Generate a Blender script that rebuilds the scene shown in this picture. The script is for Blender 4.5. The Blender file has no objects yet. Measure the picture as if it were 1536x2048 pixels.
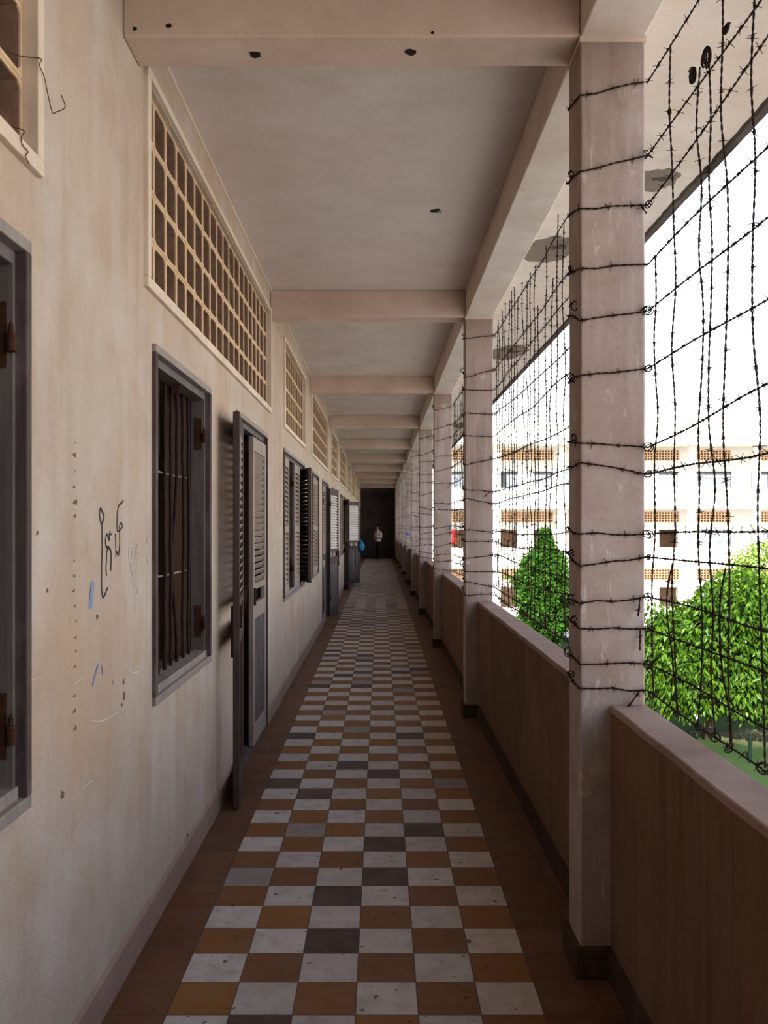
import bpy, math, random
from mathutils import Vector, Matrix
R = math.radians
rnd = random.Random(7)
scn = bpy.context.scene
COL = scn.collection

# ------------------------------------------------------------------ helpers
class MB:
    """collects boxes, tubes and polygons; build() links them as one mesh object"""
    def __init__(s):
        s.v = []; s.f = []
    def add(s, vs, fs):
        b = len(s.v); s.v.extend(tuple(v) for v in vs); s.f.extend(tuple(i + b for i in f) for f in fs)
    def box(s, x0, x1, y0, y1, z0, z1):
        s.add([(x0,y0,z0),(x1,y0,z0),(x1,y1,z0),(x0,y1,z0),(x0,y0,z1),(x1,y0,z1),(x1,y1,z1),(x0,y1,z1)],
              [(0,3,2,1),(4,5,6,7),(0,1,5,4),(1,2,6,5),(2,3,7,6),(3,0,4,7)])
    def obox(s, c, ax, ay, az):
        """box at c with half-axis vectors"""
        c, ax, ay, az = map(Vector, (c, ax, ay, az))
        vs = []
        for k in (-1, 1):
            for a, b in ((-1,-1),(1,-1),(1,1),(-1,1)):
                vs.append(c + ax*a + ay*b + az*k)
        s.add(vs, [(0,3,2,1),(4,5,6,7),(0,1,5,4),(1,2,6,5),(2,3,7,6),(3,0,4,7)])
    def tube(s, pts, r, n=6, cap=True):
        pts = [Vector(p) for p in pts]
        rs = r if isinstance(r, (list, tuple)) else [r]*len(pts)
        t0 = (pts[1]-pts[0]).normalized()
        up = Vector((0,0,1)) if abs(t0.z) < .9 else Vector((1,0,0))
        u = t0.cross(up).normalized()
        vs = []; fs = []
        for i, p in enumerate(pts):
            a = pts[max(i-1,0)]; b = pts[min(i+1,len(pts)-1)]
            t = (b-a)
            t = t.normalized() if t.length > 1e-9 else t0
            u = (u - t*u.dot(t))
            u = u.normalized() if u.length > 1e-6 else t.orthogonal().normalized()
            w = t.cross(u)
            for k in range(n):
                an = 2*math.pi*k/n
                vs.append(p + (u*math.cos(an) + w*math.sin(an))*rs[i])
        for i in range(len(pts)-1):
            for k in range(n):
                k2 = (k+1) % n
                fs.append((i*n+k, i*n+k2, (i+1)*n+k2, (i+1)*n+k))
        if cap:
            fs.append(tuple(range(n-1,-1,-1))); fs.append(tuple((len(pts)-1)*n+k for k in range(n)))
        s.add(vs, fs)
    def build(s, name, mat, parent=None, loc=(0,0,0), rotz=0, world=False, smooth=False, bevel=0, rot=None):
        off = Vector((0,0,0))
        if world and parent is not None:
            p = parent
            while p is not None:
                off += p.location; p = p.parent
        me = bpy.data.meshes.new(name)
        vs = [(v[0]-off.x, v[1]-off.y, v[2]-off.z) for v in s.v] if world else s.v
        me.from_pydata(vs, [], s.f); me.update()
        if smooth:
            for p in me.polygons: p.use_smooth = True
        me.materials.append(mat)
        o = bpy.data.objects.new(name, me); COL.objects.link(o)
        o.location = loc; o.rotation_euler = rot if rot else (0,0,rotz)
        if parent is not None: o.parent = parent
        if bevel:
            m = o.modifiers.new('bevel', 'BEVEL'); m.width = bevel; m.segments = 2; m.limit_method = 'ANGLE'
        return o

def tag(o, label=None, cat=None, group=None, kind=None):
    if label: o['label'] = label
    if cat: o['category'] = cat
    if group: o['group'] = group
    if kind: o['kind'] = kind
    return o
def empty(name, loc, label=None, cat=None, group=None, kind=None, rotz=0):
    o = bpy.data.objects.new(name, None); COL.objects.link(o)
    o.location = loc; o.rotation_euler = (0,0,rotz); o.empty_display_size = .2
    return tag(o, label, cat, group, kind)

# ------------------------------------------------------------------ materials
class NT:
    def __init__(s, name):
        s.m = bpy.data.materials.new(name); s.m.use_nodes = True
        s.t = s.m.node_tree; s.b = s.t.nodes['Principled BSDF']
        s.out = s.t.nodes['Material Output']
        s.geo = s.n('ShaderNodeNewGeometry')
        s.pos = s.geo.outputs['Position']
    def n(s, typ, **kw):
        nd = s.t.nodes.new(typ)
        for k, v in kw.items(): setattr(nd, k, v)
        return nd
    def L(s, a, b): s.t.links.new(a, b)
    def put(s, sock, v):
        if hasattr(v, 'is_linked') or hasattr(v, 'links'): s.L(v, sock)
        else: sock.default_value = v
    def math(s, op, a, b=0.0, c=None, clamp=False):
        nd = s.n('ShaderNodeMath', operation=op); nd.use_clamp = clamp
        s.put(nd.inputs[0], a); s.put(nd.inputs[1], b)
        if c is not None: s.put(nd.inputs[2], c)
        return nd.outputs[0]
    def scale(s, vec, sc):
        nd = s.n('ShaderNodeMapping'); s.L(vec, nd.inputs['Vector'])
        nd.inputs['Scale'].default_value = sc if isinstance(sc, (tuple, list)) else (sc,)*3
        return nd.outputs[0]
    def noise(s, sc, detail=4, rough=.55, vec=None):
        nd = s.n('ShaderNodeTexNoise'); s.L(s.scale(vec or s.pos, sc), nd.inputs['Vector'])
        nd.inputs['Scale'].default_value = 1; nd.inputs['Detail'].default_value = detail; nd.inputs['Roughness'].default_value = rough
        return nd.outputs['Fac']
    def ramp(s, fac, lo, hi):
        nd = s.n('ShaderNodeMapRange'); s.L(fac, nd.inputs['Value'])
        nd.inputs['From Min'].default_value = lo; nd.inputs['From Max'].default_value = hi
        nd.inputs['To Min'].default_value = 0; nd.inputs['To Max'].default_value = 1; nd.clamp = True
        return nd.outputs[0]
    def mix(s, fac, a, b, mode='MIX'):
        nd = s.n('ShaderNodeMix', data_type='RGBA'); nd.blend_type = mode
        s.put(nd.inputs[0], fac)
        for i, v in ((6, a), (7, b)):
            if isinstance(v, (tuple, list)): nd.inputs[i].default_value = (v[0], v[1], v[2], 1)
            else: s.L(v, nd.inputs[i])
        return nd.outputs[2]
    def color(s, c):
        if isinstance(c, (tuple, list)): s.b.inputs['Base Color'].default_value = (c[0], c[1], c[2], 1)
        else: s.L(c, s.b.inputs['Base Color'])
    def bump(s, h, strength=.3, dist=.01):
        nd = s.n('ShaderNodeBump'); s.L(h, nd.inputs['Height'])
        nd.inputs['Strength'].default_value = strength; nd.inputs['Distance'].default_value = dist
        s.L(nd.outputs[0], s.b.inputs['Normal'])
    def rough(s, r, spec=.3):
        s.b.inputs['Roughness'].default_value = r; s.b.inputs['Specular IOR Level'].default_value = spec
    def xyz(s):
        nd = s.n('ShaderNodeSeparateXYZ'); s.L(s.pos, nd.inputs[0]); return nd.outputs

def simple(name, c, rough=.8, var=.25, sc=6, spec=.2, metal=0):
    t = NT(name)
    t.color(t.mix(t.ramp(t.noise(sc), .3, .7), tuple(x*(1-var) for x in c), tuple(min(1, x*(1+var)) for x in c)))
    t.rough(rough, spec); t.b.inputs['Metallic'].default_value = metal
    return t.m

def plaster(name, base, warm, cool, dark, streak=.35, blot=.5, bump=.25, streakaxis='v', spots=.0, reveal=None):
    t = NT(name)
    big = t.noise((.7,.7,.9), 5, .6)
    c = t.mix(t.math('MULTIPLY', t.ramp(big, .42, .7), blot), base, warm)
    st = t.noise((7,7,.5), 4, .6) if streakaxis == 'v' else t.noise((1.2,1.2,1.2), 5, .65)
    c = t.mix(t.math('MULTIPLY', t.ramp(st, .46, .66), streak), c, cool)
    st2 = t.noise((16,16,.9) if streakaxis == 'v' else (2.2,2.2,2.2), 5, .65)
    smask = t.ramp(t.noise((1.7,1.7,1.1), 3, .55), .40, .62)
    c = t.mix(t.math('MULTIPLY', t.math('MULTIPLY', t.ramp(st2, .46, .66), smask), streak), c, dark)
    fine = t.noise(55, 4, .7)
    c = t.mix(t.math('MULTIPLY', t.ramp(fine, .25, .75), .20), c, tuple(x*.55 for x in base))
    med = t.noise((3.1,3.1,3.6), 6, .7)
    c = t.mix(t.math('MULTIPLY', t.ramp(med, .46, .66), blot*.55), c, tuple(x*.74 for x in warm))
    c = t.mix(t.math('MULTIPLY', t.ramp(t.noise((1.9,2.3,2.0), 5, .65), .50, .68), blot*.5), c, tuple(min(.95, x*1.10) for x in cool))
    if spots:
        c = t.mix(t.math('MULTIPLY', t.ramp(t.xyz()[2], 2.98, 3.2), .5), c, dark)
    if spots:                                   # limewash scuffs and scratches
        sp = t.noise((26,26,5), 5, .75)
        msk = t.ramp(t.noise(2.3, 3, .5), .44, .62)
        c = t.mix(t.math('MULTIPLY', t.math('MULTIPLY', t.ramp(sp, .56, .64), msk), spots), c, (.78,.73,.68))
        sp = t.noise(9, 3, .5)
        c = t.mix(t.math('MULTIPLY', t.ramp(sp, .66, .70), spots), c, (.70,.62,.54))
    if reveal: c = t.mix(t.math('LESS_THAN', t.xyz()[0], -.885-.088), c, reveal)   # brown on the deeper part of the wall, inside the openings
    t.color(c); t.rough(.9, .12)
    t.bump(t.noise(90, 4, .65), bump, .006)
    return t.m

M = {}
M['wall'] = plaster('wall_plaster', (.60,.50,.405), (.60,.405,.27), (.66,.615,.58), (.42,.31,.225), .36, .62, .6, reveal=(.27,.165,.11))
M['ceil'] = plaster('ceiling_plaster', (.73,.645,.585), (.70,.58,.495), (.76,.70,.655), (.50,.39,.30), .3, .38, .15, 'n')
M['beam'] = plaster('beam_plaster', (.68,.545,.455), (.68,.50,.385), (.70,.62,.55), (.42,.30,.21), .35, .6, .25, 'n')
M['edge'] = plaster('edge_beam_plaster', (.74,.66,.585), (.68,.56,.45), (.78,.72,.67), (.5,.38,.28), .35, .6, .2, 'n')
M['soffit'] = plaster('soffit_plaster', (.80,.73,.66), (.74,.60,.46), (.82,.77,.71), (.6,.46,.34), .3, .6, .15, 'n')
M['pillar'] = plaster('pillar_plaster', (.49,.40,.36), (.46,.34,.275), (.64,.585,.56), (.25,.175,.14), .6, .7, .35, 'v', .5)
M['parapet'] = plaster('parapet_plaster', (.28,.175,.115), (.28,.155,.085), (.33,.22,.15), (.06,.033,.02), .42, .8, .5)
M['coping'] = plaster('coping_plaster', (.46,.34,.28), (.42,.30,.24), (.55,.44,.38), (.27,.18,.14), .5, .6, .3, 'n')
M['skirt_l'] = plaster('skirting_mauve', (.40,.28,.23), (.36,.24,.18), (.45,.35,.31), (.27,.18,.14), .4, .5, .3)
M['skirt_r'] = plaster('skirting_brown', (.11,.06,.038), (.10,.05,.03), (.2,.13,.1), (.08,.045,.03), .4, .5, .3)
M['vent'] = plaster('vent_concrete', (.62,.45,.29), (.58,.38,.20), (.68,.54,.38), (.42,.27,.15), .3, .6, .5, 'n')
M['ventframe'] = plaster('vent_frame_plaster', (.78,.66,.53), (.72,.56,.40), (.82,.73,.62), (.55,.41,.29), .3, .5, .3, 'n')
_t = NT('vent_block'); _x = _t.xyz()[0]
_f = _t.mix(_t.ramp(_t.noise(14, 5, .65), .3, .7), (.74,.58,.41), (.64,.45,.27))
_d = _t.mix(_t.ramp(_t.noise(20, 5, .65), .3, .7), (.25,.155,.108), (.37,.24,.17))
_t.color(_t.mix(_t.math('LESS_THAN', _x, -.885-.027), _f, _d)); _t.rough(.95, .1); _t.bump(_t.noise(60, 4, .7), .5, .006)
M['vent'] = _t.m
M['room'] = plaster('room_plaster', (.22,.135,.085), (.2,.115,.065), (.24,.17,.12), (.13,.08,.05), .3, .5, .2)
M['dark'] = simple('hall_shade_tone', (.25,.19,.175), .9, .2, 2)  # darkness of the unlit hall put into its surface colour
M['spall'] = plaster('spalled_concrete', (.34,.28,.23), (.27,.21,.16), (.40,.34,.29), (.15,.12,.10), .6, .6, 1.0, 'n')
M['mould'] = plaster('mouldy_edge', (.13,.105,.09), (.17,.14,.12), (.22,.19,.165), (.03,.03,.03), .8, .6, .6, 'n')
M['hole'] = simple('hole_shade', (.035,.022,.015), .95)  # for flat near-black discs: the shade inside holes put into colour

def wood(name, a, b, worn, wamt=.5):
    t = NT(name)
    g = t.noise((40,40,2.5), 5, .65)
    c = t.mix(t.ramp(g, .3, .7), a, b)
    w = t.noise((9,9,3), 5, .7)
    c = t.mix(t.math('MULTIPLY', t.ramp(w, .5, .72), wamt), c, worn)
    t.color(c); t.rough(.72, .25); t.bump(g, .35, .003)
    return t.m
M['frame'] = wood('window_frame_wood', (.085,.058,.056), (.15,.108,.10), (.34,.29,.265), .45)
M['frame_top'] = wood('grey_weathered_wood', (.30,.255,.225), (.40,.345,.305), (.22,.175,.15), .5)
M['lining'] = wood('jamb_lining_wood', (.14,.115,.105), (.21,.18,.165), (.32,.285,.26), .4)
M['leaf'] = wood('shutter_wood', (.075,.05,.042), (.125,.088,.074), (.23,.19,.165), .35)
M['slat'] = wood('lit_slat_wood', (.34,.275,.225), (.44,.365,.30), (.22,.165,.135), .45)  # lighter than the stile wood: light on the slats put into the colour
M['slat_bright'] = wood('bright_lit_slat_wood', (.62,.58,.54), (.72,.68,.64), (.42,.37,.33), .5)  # brightness of strongly lit slats on open door leaves put into the colour
M['panel'] = wood('panel_wood', (.105,.085,.085), (.17,.145,.145), (.30,.285,.30), .6)

def rustmat(name, a, b, c3):
    t = NT(name)
    c = t.mix(t.ramp(t.noise(140, 4, .7), .35, .65), a, b)
    c = t.mix(t.math('MULTIPLY', t.ramp(t.noise(25, 3, .6), .5, .7), .5), c, c3)
    t.color(c); t.rough(.8, .2)
    return t.m
M['bar'] = rustmat('iron_bar_rust', (.03,.018,.017), (.062,.036,.031), (.10,.06,.045))
M['rust'] = rustmat('hinge_rust', (.05,.022,.015), (.12,.05,.03), (.2,.09,.05))
M['wire'] = rustmat('barbed_wire_rust', (.018,.011,.009), (.05,.027,.02), (.09,.05,.034))
M['thinwire'] = rustmat('thin_wire_rust', (.05,.025,.015), (.11,.055,.03), (.15,.08,.05))
M['ink'] = simple('black_marker', (.045,.045,.045), .7)
M['chalk'] = simple('chalk_white', (.66,.61,.55), .95)
M['blue_paint'] = simple('blue_paint_streak', (.30,.36,.52), .85)
M['chip'] = simple('chipped_plaster', (.27,.17,.11), .95)

# floor tiles --------------------------------------------------------------
def floor_mat():
    t = NT('checker_floor_tiles'); X, Y, Z = t.xyz()
    u = t.math('DIVIDE', t.math('ADD', X, .678), .2); v = t.math('DIVIDE', t.math('SUBTRACT', Y, 2.993), .2)
    iu = t.math('FLOOR', u); iv = t.math('FLOOR', v)
    par = t.math('FLOORED_MODULO', t.math('ADD', iu, iv), 2.0)          # 0 = white
    inside = t.math('MULTIPLY', t.math('GREATER_THAN', u, 0.0), t.math('LESS_THAN', u, 6.0))
    cmb = t.n('ShaderNodeCombineXYZ'); t.L(iu, cmb.inputs[0]); t.L(iv, cmb.inputs[1])
    wn = t.n('ShaderNodeTexWhiteNoise', noise_dimensions='3D'); t.L(cmb.outputs[0], wn.inputs['Vector'])
    r1 = wn.outputs['Value']
    sep = t.n('ShaderNodeSeparateColor'); t.L(wn.outputs['Color'], sep.inputs[0]); r2 = sep.outputs[1]; r3 = sep.outputs[2]
    ochre = t.mix(r2, (.30,.135,.028), (.215,.088,.028))
    brown = t.mix(t.math('GREATER_THAN', r1, .885), ochre, (.092,.055,.045))
    border = t.mix(r3, (.19,.082,.034), (.145,.060,.026))
    white = t.mix(r2, (.62,.575,.54), (.50,.455,.43))
    white = t.mix(t.math('GREATER_THAN', r1, .90), white, (.33,.29,.275))
    c = t.mix(par, white, brown)
    c = t.mix(inside, border, c)
    # wear
    cl = t.noise(11, 5, .7)
    c = t.mix(t.math('MULTIPLY', t.ramp(cl, .44, .68), .38), c, (.20,.155,.13))
    sp = t.noise(26, 2, .4)
    c = t.mix(t.math('MULTIPLY', t.ramp(sp, .695, .72), .75), c, (.05,.035,.028))
    du = t.noise(1.3, 4, .6)
    c = t.mix(t.math('MULTIPLY', t.ramp(du, .45, .75), .18), c, (.33,.26,.21))
    # grout
    fu = t.math('ABSOLUTE', t.math('SUBTRACT', t.math('FRACT', u), .5)); fv = t.math('ABSOLUTE', t.math('SUBTRACT', t.math('FRACT', v), .5))
    g = t.math('GREATER_THAN', t.math('MAXIMUM', fu, fv), .4885)
    c = t.mix(t.math('MULTIPLY', g, .75), c, (.085,.058,.045))
    t.color(c); t.b.inputs['Specular IOR Level'].default_value = .35
    t.L(t.math('ADD', t.math('MULTIPLY', t.noise(8, 3), .25), .42), t.b.inputs['Roughness'])
    h = t.math('SUBTRACT', t.math('MULTIPLY', t.noise(30, 4), .25), g)
    t.bump(h, .25, .003)
    return t.m
M['floor'] = floor_mat()

# ------------------------------------------------------------------ dimensions
WX = -0.885            # face of the left wall
CX0, CX1 = 0.69, 0.912  # pillar left / right faces
PX0 = 0.793            # parapet inner face
CEIL = 3.45; BEAM = 3.235
YC = lambda n: -1.05 + 4.08*n
CD = 0.185             # pillar depth
YEND = 39.95
CAMZ = 1.554; F = 1761.0
def wallpt(px, py, dx=.002):           # a mark on the left wall given where it sits along and up the wall
    Y = -WX*F/(760-px); return Vector((WX+dx, Y, CAMZ + (1050-py)*Y/F))

# ------------------------------------------------------------------ openings of the left wall
VENTS = [(.05,2.278), (3.30,7.08), (8.07,10.32), (11.32,14.95), (15.95,18.35), (19.15,22.95), (23.95,26.4), (27.3,31.15), (32.1,34.55), (35.45,39.3)]
VZ0, VZ1 = 2.45, 3.285
WINS = [(.12,2.20), (3.42,4.55), (8.04,10.22), (11.47,12.60), (16.2,18.35), (19.63,20.75), (24.35,26.5), (27.8,28.9), (32.5,34.65), (35.95,37.05)]
WZ0, WZ1 = .85, 2.26
DOORS = [(5.40,6.84), (13.46,14.99), (21.6,23.1), (29.75,31.25), (37.9,39.4)]
DZ1 = 2.26

def wall_openings(name, mat, x0, x1, ya, yb, za, zb, rects):
    """wall slab between x0 and x1 pierced by rectangular openings, all faces real"""
    ys = sorted({ya, yb} | {r[0] for r in rects} | {r[1] for r in rects})
    zs = sorted({za, zb} | {max(r[2], za) for r in rects} | {r[3] for r in rects})
    mb = MB()
    def solid(i, j):
        if i < 0 or j < 0 or i >= len(ys)-1 or j >= len(zs)-1: return False
        cy = (ys[i]+ys[i+1])/2; cz = (zs[j]+zs[j+1])/2
        return not any(r[0] < cy < r[1] and r[2] < cz < r[3] for r in rects)
    for i in range(len(ys)-1):
        for j in range(len(zs)-1):
            if not solid(i, j): continue
            a, b, c, d = ys[i], ys[i+1], zs[j], zs[j+1]
            mb.add([(x0,a,c),(x0,b,c),(x0,b,d),(x0,a,d)], [(0,1,2,3)])
            mb.add([(x1,a,c),(x1,b,c),(x1,b,d),(x1,a,d)], [(3,2,1,0)])
            if not solid(i-1, j): mb.add([(x0,a,c),(x1,a,c),(x1,a,d),(x0,a,d)], [(3,2,1,0)])
            if not solid(i+1, j): mb.add([(x0,b,c),(x1,b,c),(x1,b,d),(x0,b,d)], [(0,1,2,3)])
            if not solid(i, j-1): mb.add([(x0,a,c),(x0,b,c),(x1,b,c),(x1,a,c)], [(3,2,1,0)])
            if not solid(i, j+1): mb.add([(x0,a,d),(x0,b,d),(x1,b,d),(x1,a,d)], [(0,1,2,3)])
    o = mb.build(name, mat); return o

rects = [(a+.03, b-.03, WZ0+.03, WZ1-.03) for a, b in WINS] + [(a+.03, b-.03, -.01, DZ1-.03) for a, b in DOORS] + [(a+.035, b-.035, VZ0+.035, VZ1-.035) for a, b in VENTS]
WALLBACK = WX - .21
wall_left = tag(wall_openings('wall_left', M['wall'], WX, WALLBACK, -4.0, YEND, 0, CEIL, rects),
                'long beige plaster classroom wall running down the left of the corridor', kind='structure')

# floor, ceiling, lower storey ------------------------------------------------
mb = MB(); mb.box(-5.2, CX1, -4.0, 45.5, -.15, 0)
tag(mb.build('floor', M['floor']), 'corridor floor of white and ochre checkered tiles', kind='structure')
mb = MB(); mb.box(-5.2, 1.66, -4.0, 45.5, CEIL, CEIL+.15)
ceiling = tag(mb.build('ceiling', M['ceil']), 'pale plaster corridor ceiling', kind='structure')
mb = MB(); mb.box(-5.2, CX1, -4.0, 45.5, -4.2, -.15)
tag(mb.build('wall_lower', M['wall']), kind='structure')
# eave: soffit skin, drip edge
mb = MB(); mb.box(CX1, 1.735, -4.0, 45.5, CEIL-.012, CEIL)
soffit = tag(mb.build('trim_1', M['soffit']), 'whitewashed soffit of the roof overhang outside the pillars', kind='structure')
mb = MB()
y = -4.0; prof = []
while y < 45.5:
    prof.append((y, 1.718 + .008*math.sin(y*3.1)*rnd.random() - rnd.random()*.010)); y += .06
vs = []; fs = []
for (yy, xx) in prof:
    vs += [(xx,yy,CEIL-.013),(xx+.012,yy,CEIL-.022),(1.765,yy,CEIL-.022),(1.765,yy,CEIL+.19),(1.66,yy,CEIL+.19),(1.655,yy,CEIL)]
for i in range(len(prof)-1):
    for k in range(6):
        fs.append((i*6+k, i*6+(k+1)%6, (i+1)*6+(k+1)%6, (i+1)*6+k))
mb.add(vs, fs)
tag(mb.build('trim_2', M['mould']), 'mould-blackened drip edge along the roof overhang', kind='structure')
# edge beam over the pillars
mb = MB(); mb.box(CX0, CX1, -4.0, YEND, BEAM, CEIL)
tag(mb.build('trim_3', M['edge'], bevel=.006), 'plastered edge beam running over the row of pillars', kind='structure')
# thin light fillet where wall meets ceiling
mb = MB()
for n in range(0, 10):
    mb.box(WX, WX+.012, YC(n)+.2, YC(n+1), CEIL-.014, CEIL)
tag(mb.build('trim_4', M['ventframe']), kind='structure')
# skirting on the left
mb = MB()
edges = [-4.0] + [e for a, b in DOORS for e in (a, b)] + [YEND]
for i in range(0, len(edges), 2):
    a, b = edges[i], edges[i+1]
    mb.add([(WX,a,0),(WX+.015,a,0),(WX+.013,a,.112),(WX,a,.124),(WX,b,0),(WX+.015,b,0),(WX+.013,b,.112),(WX,b,.124)],
           [(0,1,2,3),(7,6,5,4),(1,5,6,2),(2,6,7,3),(0,4,5,1)])
tag(mb.build('baseboard_left', M['skirt_l']), kind='structure')

# parapet
mb = MB(); mb2 = MB(); mb3 = MB()
for n in range(-1, 10):
    a = max(YC(n)+CD, -4.0); b = YC(n+1)
    mb.box(PX0, CX1, a, b, 0, .915)
    # coping: thin worn cap with wavy inner edge
    vs = []; fs = []; k = 0; st = max(2, int((b-a)/.12))
    for i in range(st+1):
        yy = a + (b-a)*i/st; j = (rnd.random()-.5)*.006
        vs += [(PX0-.002+j,yy,.912),(PX0+j,yy,.931+j*.3),(PX0+.004+j,yy,.934),(CX1+.002,yy,.934),(CX1+.004,yy,.912)]
    for i in range(st):
        for q in range(5):
            fs.append((i*5+q, i*5+(q+1)%5, (i+1)*5+(q+1)%5, (i+1)*5+q))
    fs += [(0,1,2,3,4), tuple(st*5+q for q in (4,3,2,1,0))]
    mb2.add(vs, fs)
    mb3.box(PX0-.014, PX0, a, b, 0, .105)
wr = tag(mb.build('wall_right', M['parapet']), 'low brown stained parapet wall between the pillars', kind='structure')
tag(mb2.build('coping', M['coping'], wr), 'pinkish worn coping on the parapet')
tag(mb3.build('baseboard_right', M['skirt_r']), kind='structure')

# pillars ---------------------------------------------------------------------
ORD = ['', 'nearest', 'second', 'third', 'fourth', 'fifth', 'sixth', 'seventh', 'eighth', 'ninth', 'last']
for n in range(0, 11):
    y0 = YC(n)
    if n == 0:
        lab = 'concrete pillar beside the viewer, just outside the right edge'
    elif n == 1: lab = 'nearest concrete pillar, wrapped with barbed wire, at the right of the corridor'
    elif n == 10: lab = 'farthest concrete pillar, against the dark end hall'
    else: lab = ORD[n] + ' concrete pillar from the viewer along the parapet'
    if n == 0: continue
    root = empty('concrete_pillar', ((CX0+CX1)/2, y0+CD/2, 0), lab, 'pillar', 'pillars along the right side of the corridor')
    mb = MB()
    N = 22; vs = []; fs = []
    for i in range(N+1):
        z = BEAM*i/N
        jx = (rnd.random()-.5)*.004; jy = (rnd.random()-.5)*.003
        vs += [(CX0+jx,y0+jy,z),(CX1+jx,y0+jy,z),(CX1+jx,y0+CD,z),(CX0+jx,y0+CD,z)]
    for i in range(N):
        for k in range(4):
            fs.append((i*4+k, i*4+(k+1)%4, (i+1)*4+(k+1)%4, (i+1)*4+k))
    fs += [(3,2,1,0), tuple(N*4+k for k in range(4))]
    mb.add(vs, fs)
    mb.build('shaft', M['pillar'], root, world=True, bevel=.006)
    mb = MB(); mb.box(CX0-.02, PX0, y0-.02, y0+CD+.02, 0, .105)
    tag(mb.build('skirting_block', M['skirt_r'], root, world=True, bevel=.006), 'dark brown plinth block at the pillar foot')
    mb = MB(); mb.box(CX0-.003, CX1+.003, y0-.004, y0+CD+.003, BEAM-.02, BEAM)
    mb.build('cap_band', M['beam'], root, world=True)
# pillar 0 stands beside the viewer: outside the frame, only carries the near wire
mb = MB(); mb.box(CX0, CX1, YC(0), YC(0)+CD, 0, BEAM)
tag(mb.build('trim_5', M['pillar'], bevel=.006), kind='structure')

# ceiling beams -----------------------------------------------------------------
def blob(mb, c, ax, ay, r, n=14, jag=.35, seed=1):
    rr = random.Random(seed); c = Vector(c); ax = Vector(ax); ay = Vector(ay)
    nrm = ax.cross(ay)
    vs = [c]; 
    for i in range(n):
        a = 2*math.pi*i/n; q = 1 + (rr.random()-.5)*2*jag
        vs.append(c + (ax*math.cos(a)*r[0] + ay*math.sin(a)*r[1])*q)
    mb.add(vs, [(0, i+1, (i+1) % n+1) for i in range(n)])
for n in range(0, 11):
    y0 = YC(n)
    root_n = n
    lab = ('ceiling beam across the corridor nearest the viewer, with two dark holes underneath' if n == 1 else
           'farthest ceiling beam, above the dark end hall' if n == 10 else ORD[n] + ' ceiling beam from the viewer, crossing the corridor' if n else '')
    mb = MB(); mb.box(WX, CX0, y0, y0+.2, BEAM, CEIL)
    if n == 0:
        tag(mb.build('trim_6', M['beam'], bevel=.006), kind='structure'); continue
    b = tag(mb.build('ceiling_beam', M['beam'], loc=(0,0,0), bevel=.007), lab, 'beam', 'ceiling beams')
    if n == 1:
        for k, (px, py) in enumerate(((510,105),(822,99))):
            h = MB(); yy = y0 + (.115 if k == 0 else .10); 
            xx = (px-760)*yy/F
            blob(h, (xx, yy, BEAM-.002), (1,0,0), (0,1,0), (.021,.022), 11, .2, seed=k+3)
            tag(h.build('conduit_hole', M['hole'], b), 'dark broken hole in the beam')
        for k, (px, py, r) in enumerate(((270,58,.008),(338,52,.010),(865,66,.006))):
            h = MB(); blob(h, ((px-760)*y0/F, y0-.002, CAMZ+(1050-py)*y0/F), (1,0,0), (0,0,1), (r,r*.9), 9, .22, seed=k+9)
            h.build('nail_hole', M['hole'], b)
h = MB(); yy = (CEIL-CAMZ)*F/(1050-421); blob(h, ((872-760)*yy/F, yy, CEIL-.002), (1,0,0), (0,1,0), (.032,.035), seed=21, jag=.25)
tag(h.build('conduit_hole', M['hole'], ceiling), 'dark hole in the ceiling')
h = MB(); blob(h, ((872-760)*yy/F+.018, yy+.01, CEIL-.004), (1,0,0), (0,1,0), (.016,.02), seed=25)
tag(h.build('conduit_patch', M['spall'], ceiling))
# spalled patches on the soffit
for k, (px, py, rx, ry) in enumerate(((1308,362,.125,.16),(1100,500,.19,.28),(1016,706,.20,.42),(925,850,.16,.5))):
    zz = CEIL-.014; yy = (zz-CAMZ)*F/(1050-py); h = MB()
    blob(h, ((px-760)*yy/F, yy, zz), (1,.12,0), (-.1,1,0), (rx, ry), 26, .11, 40+k)
    tag(h.build('spalled_patch', M['spall'], soffit), 'grey patch where plaster fell off the soffit')
    h = MB(); blob(h, ((px-760)*yy/F+rx*.25, yy-ry*.2, zz-.002), (1,.12,0), (-.1,1,0), (rx*.3, ry*.18), 16, .5, 60+k)
    h.build('dark_crack', M['mould'], soffit)

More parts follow.
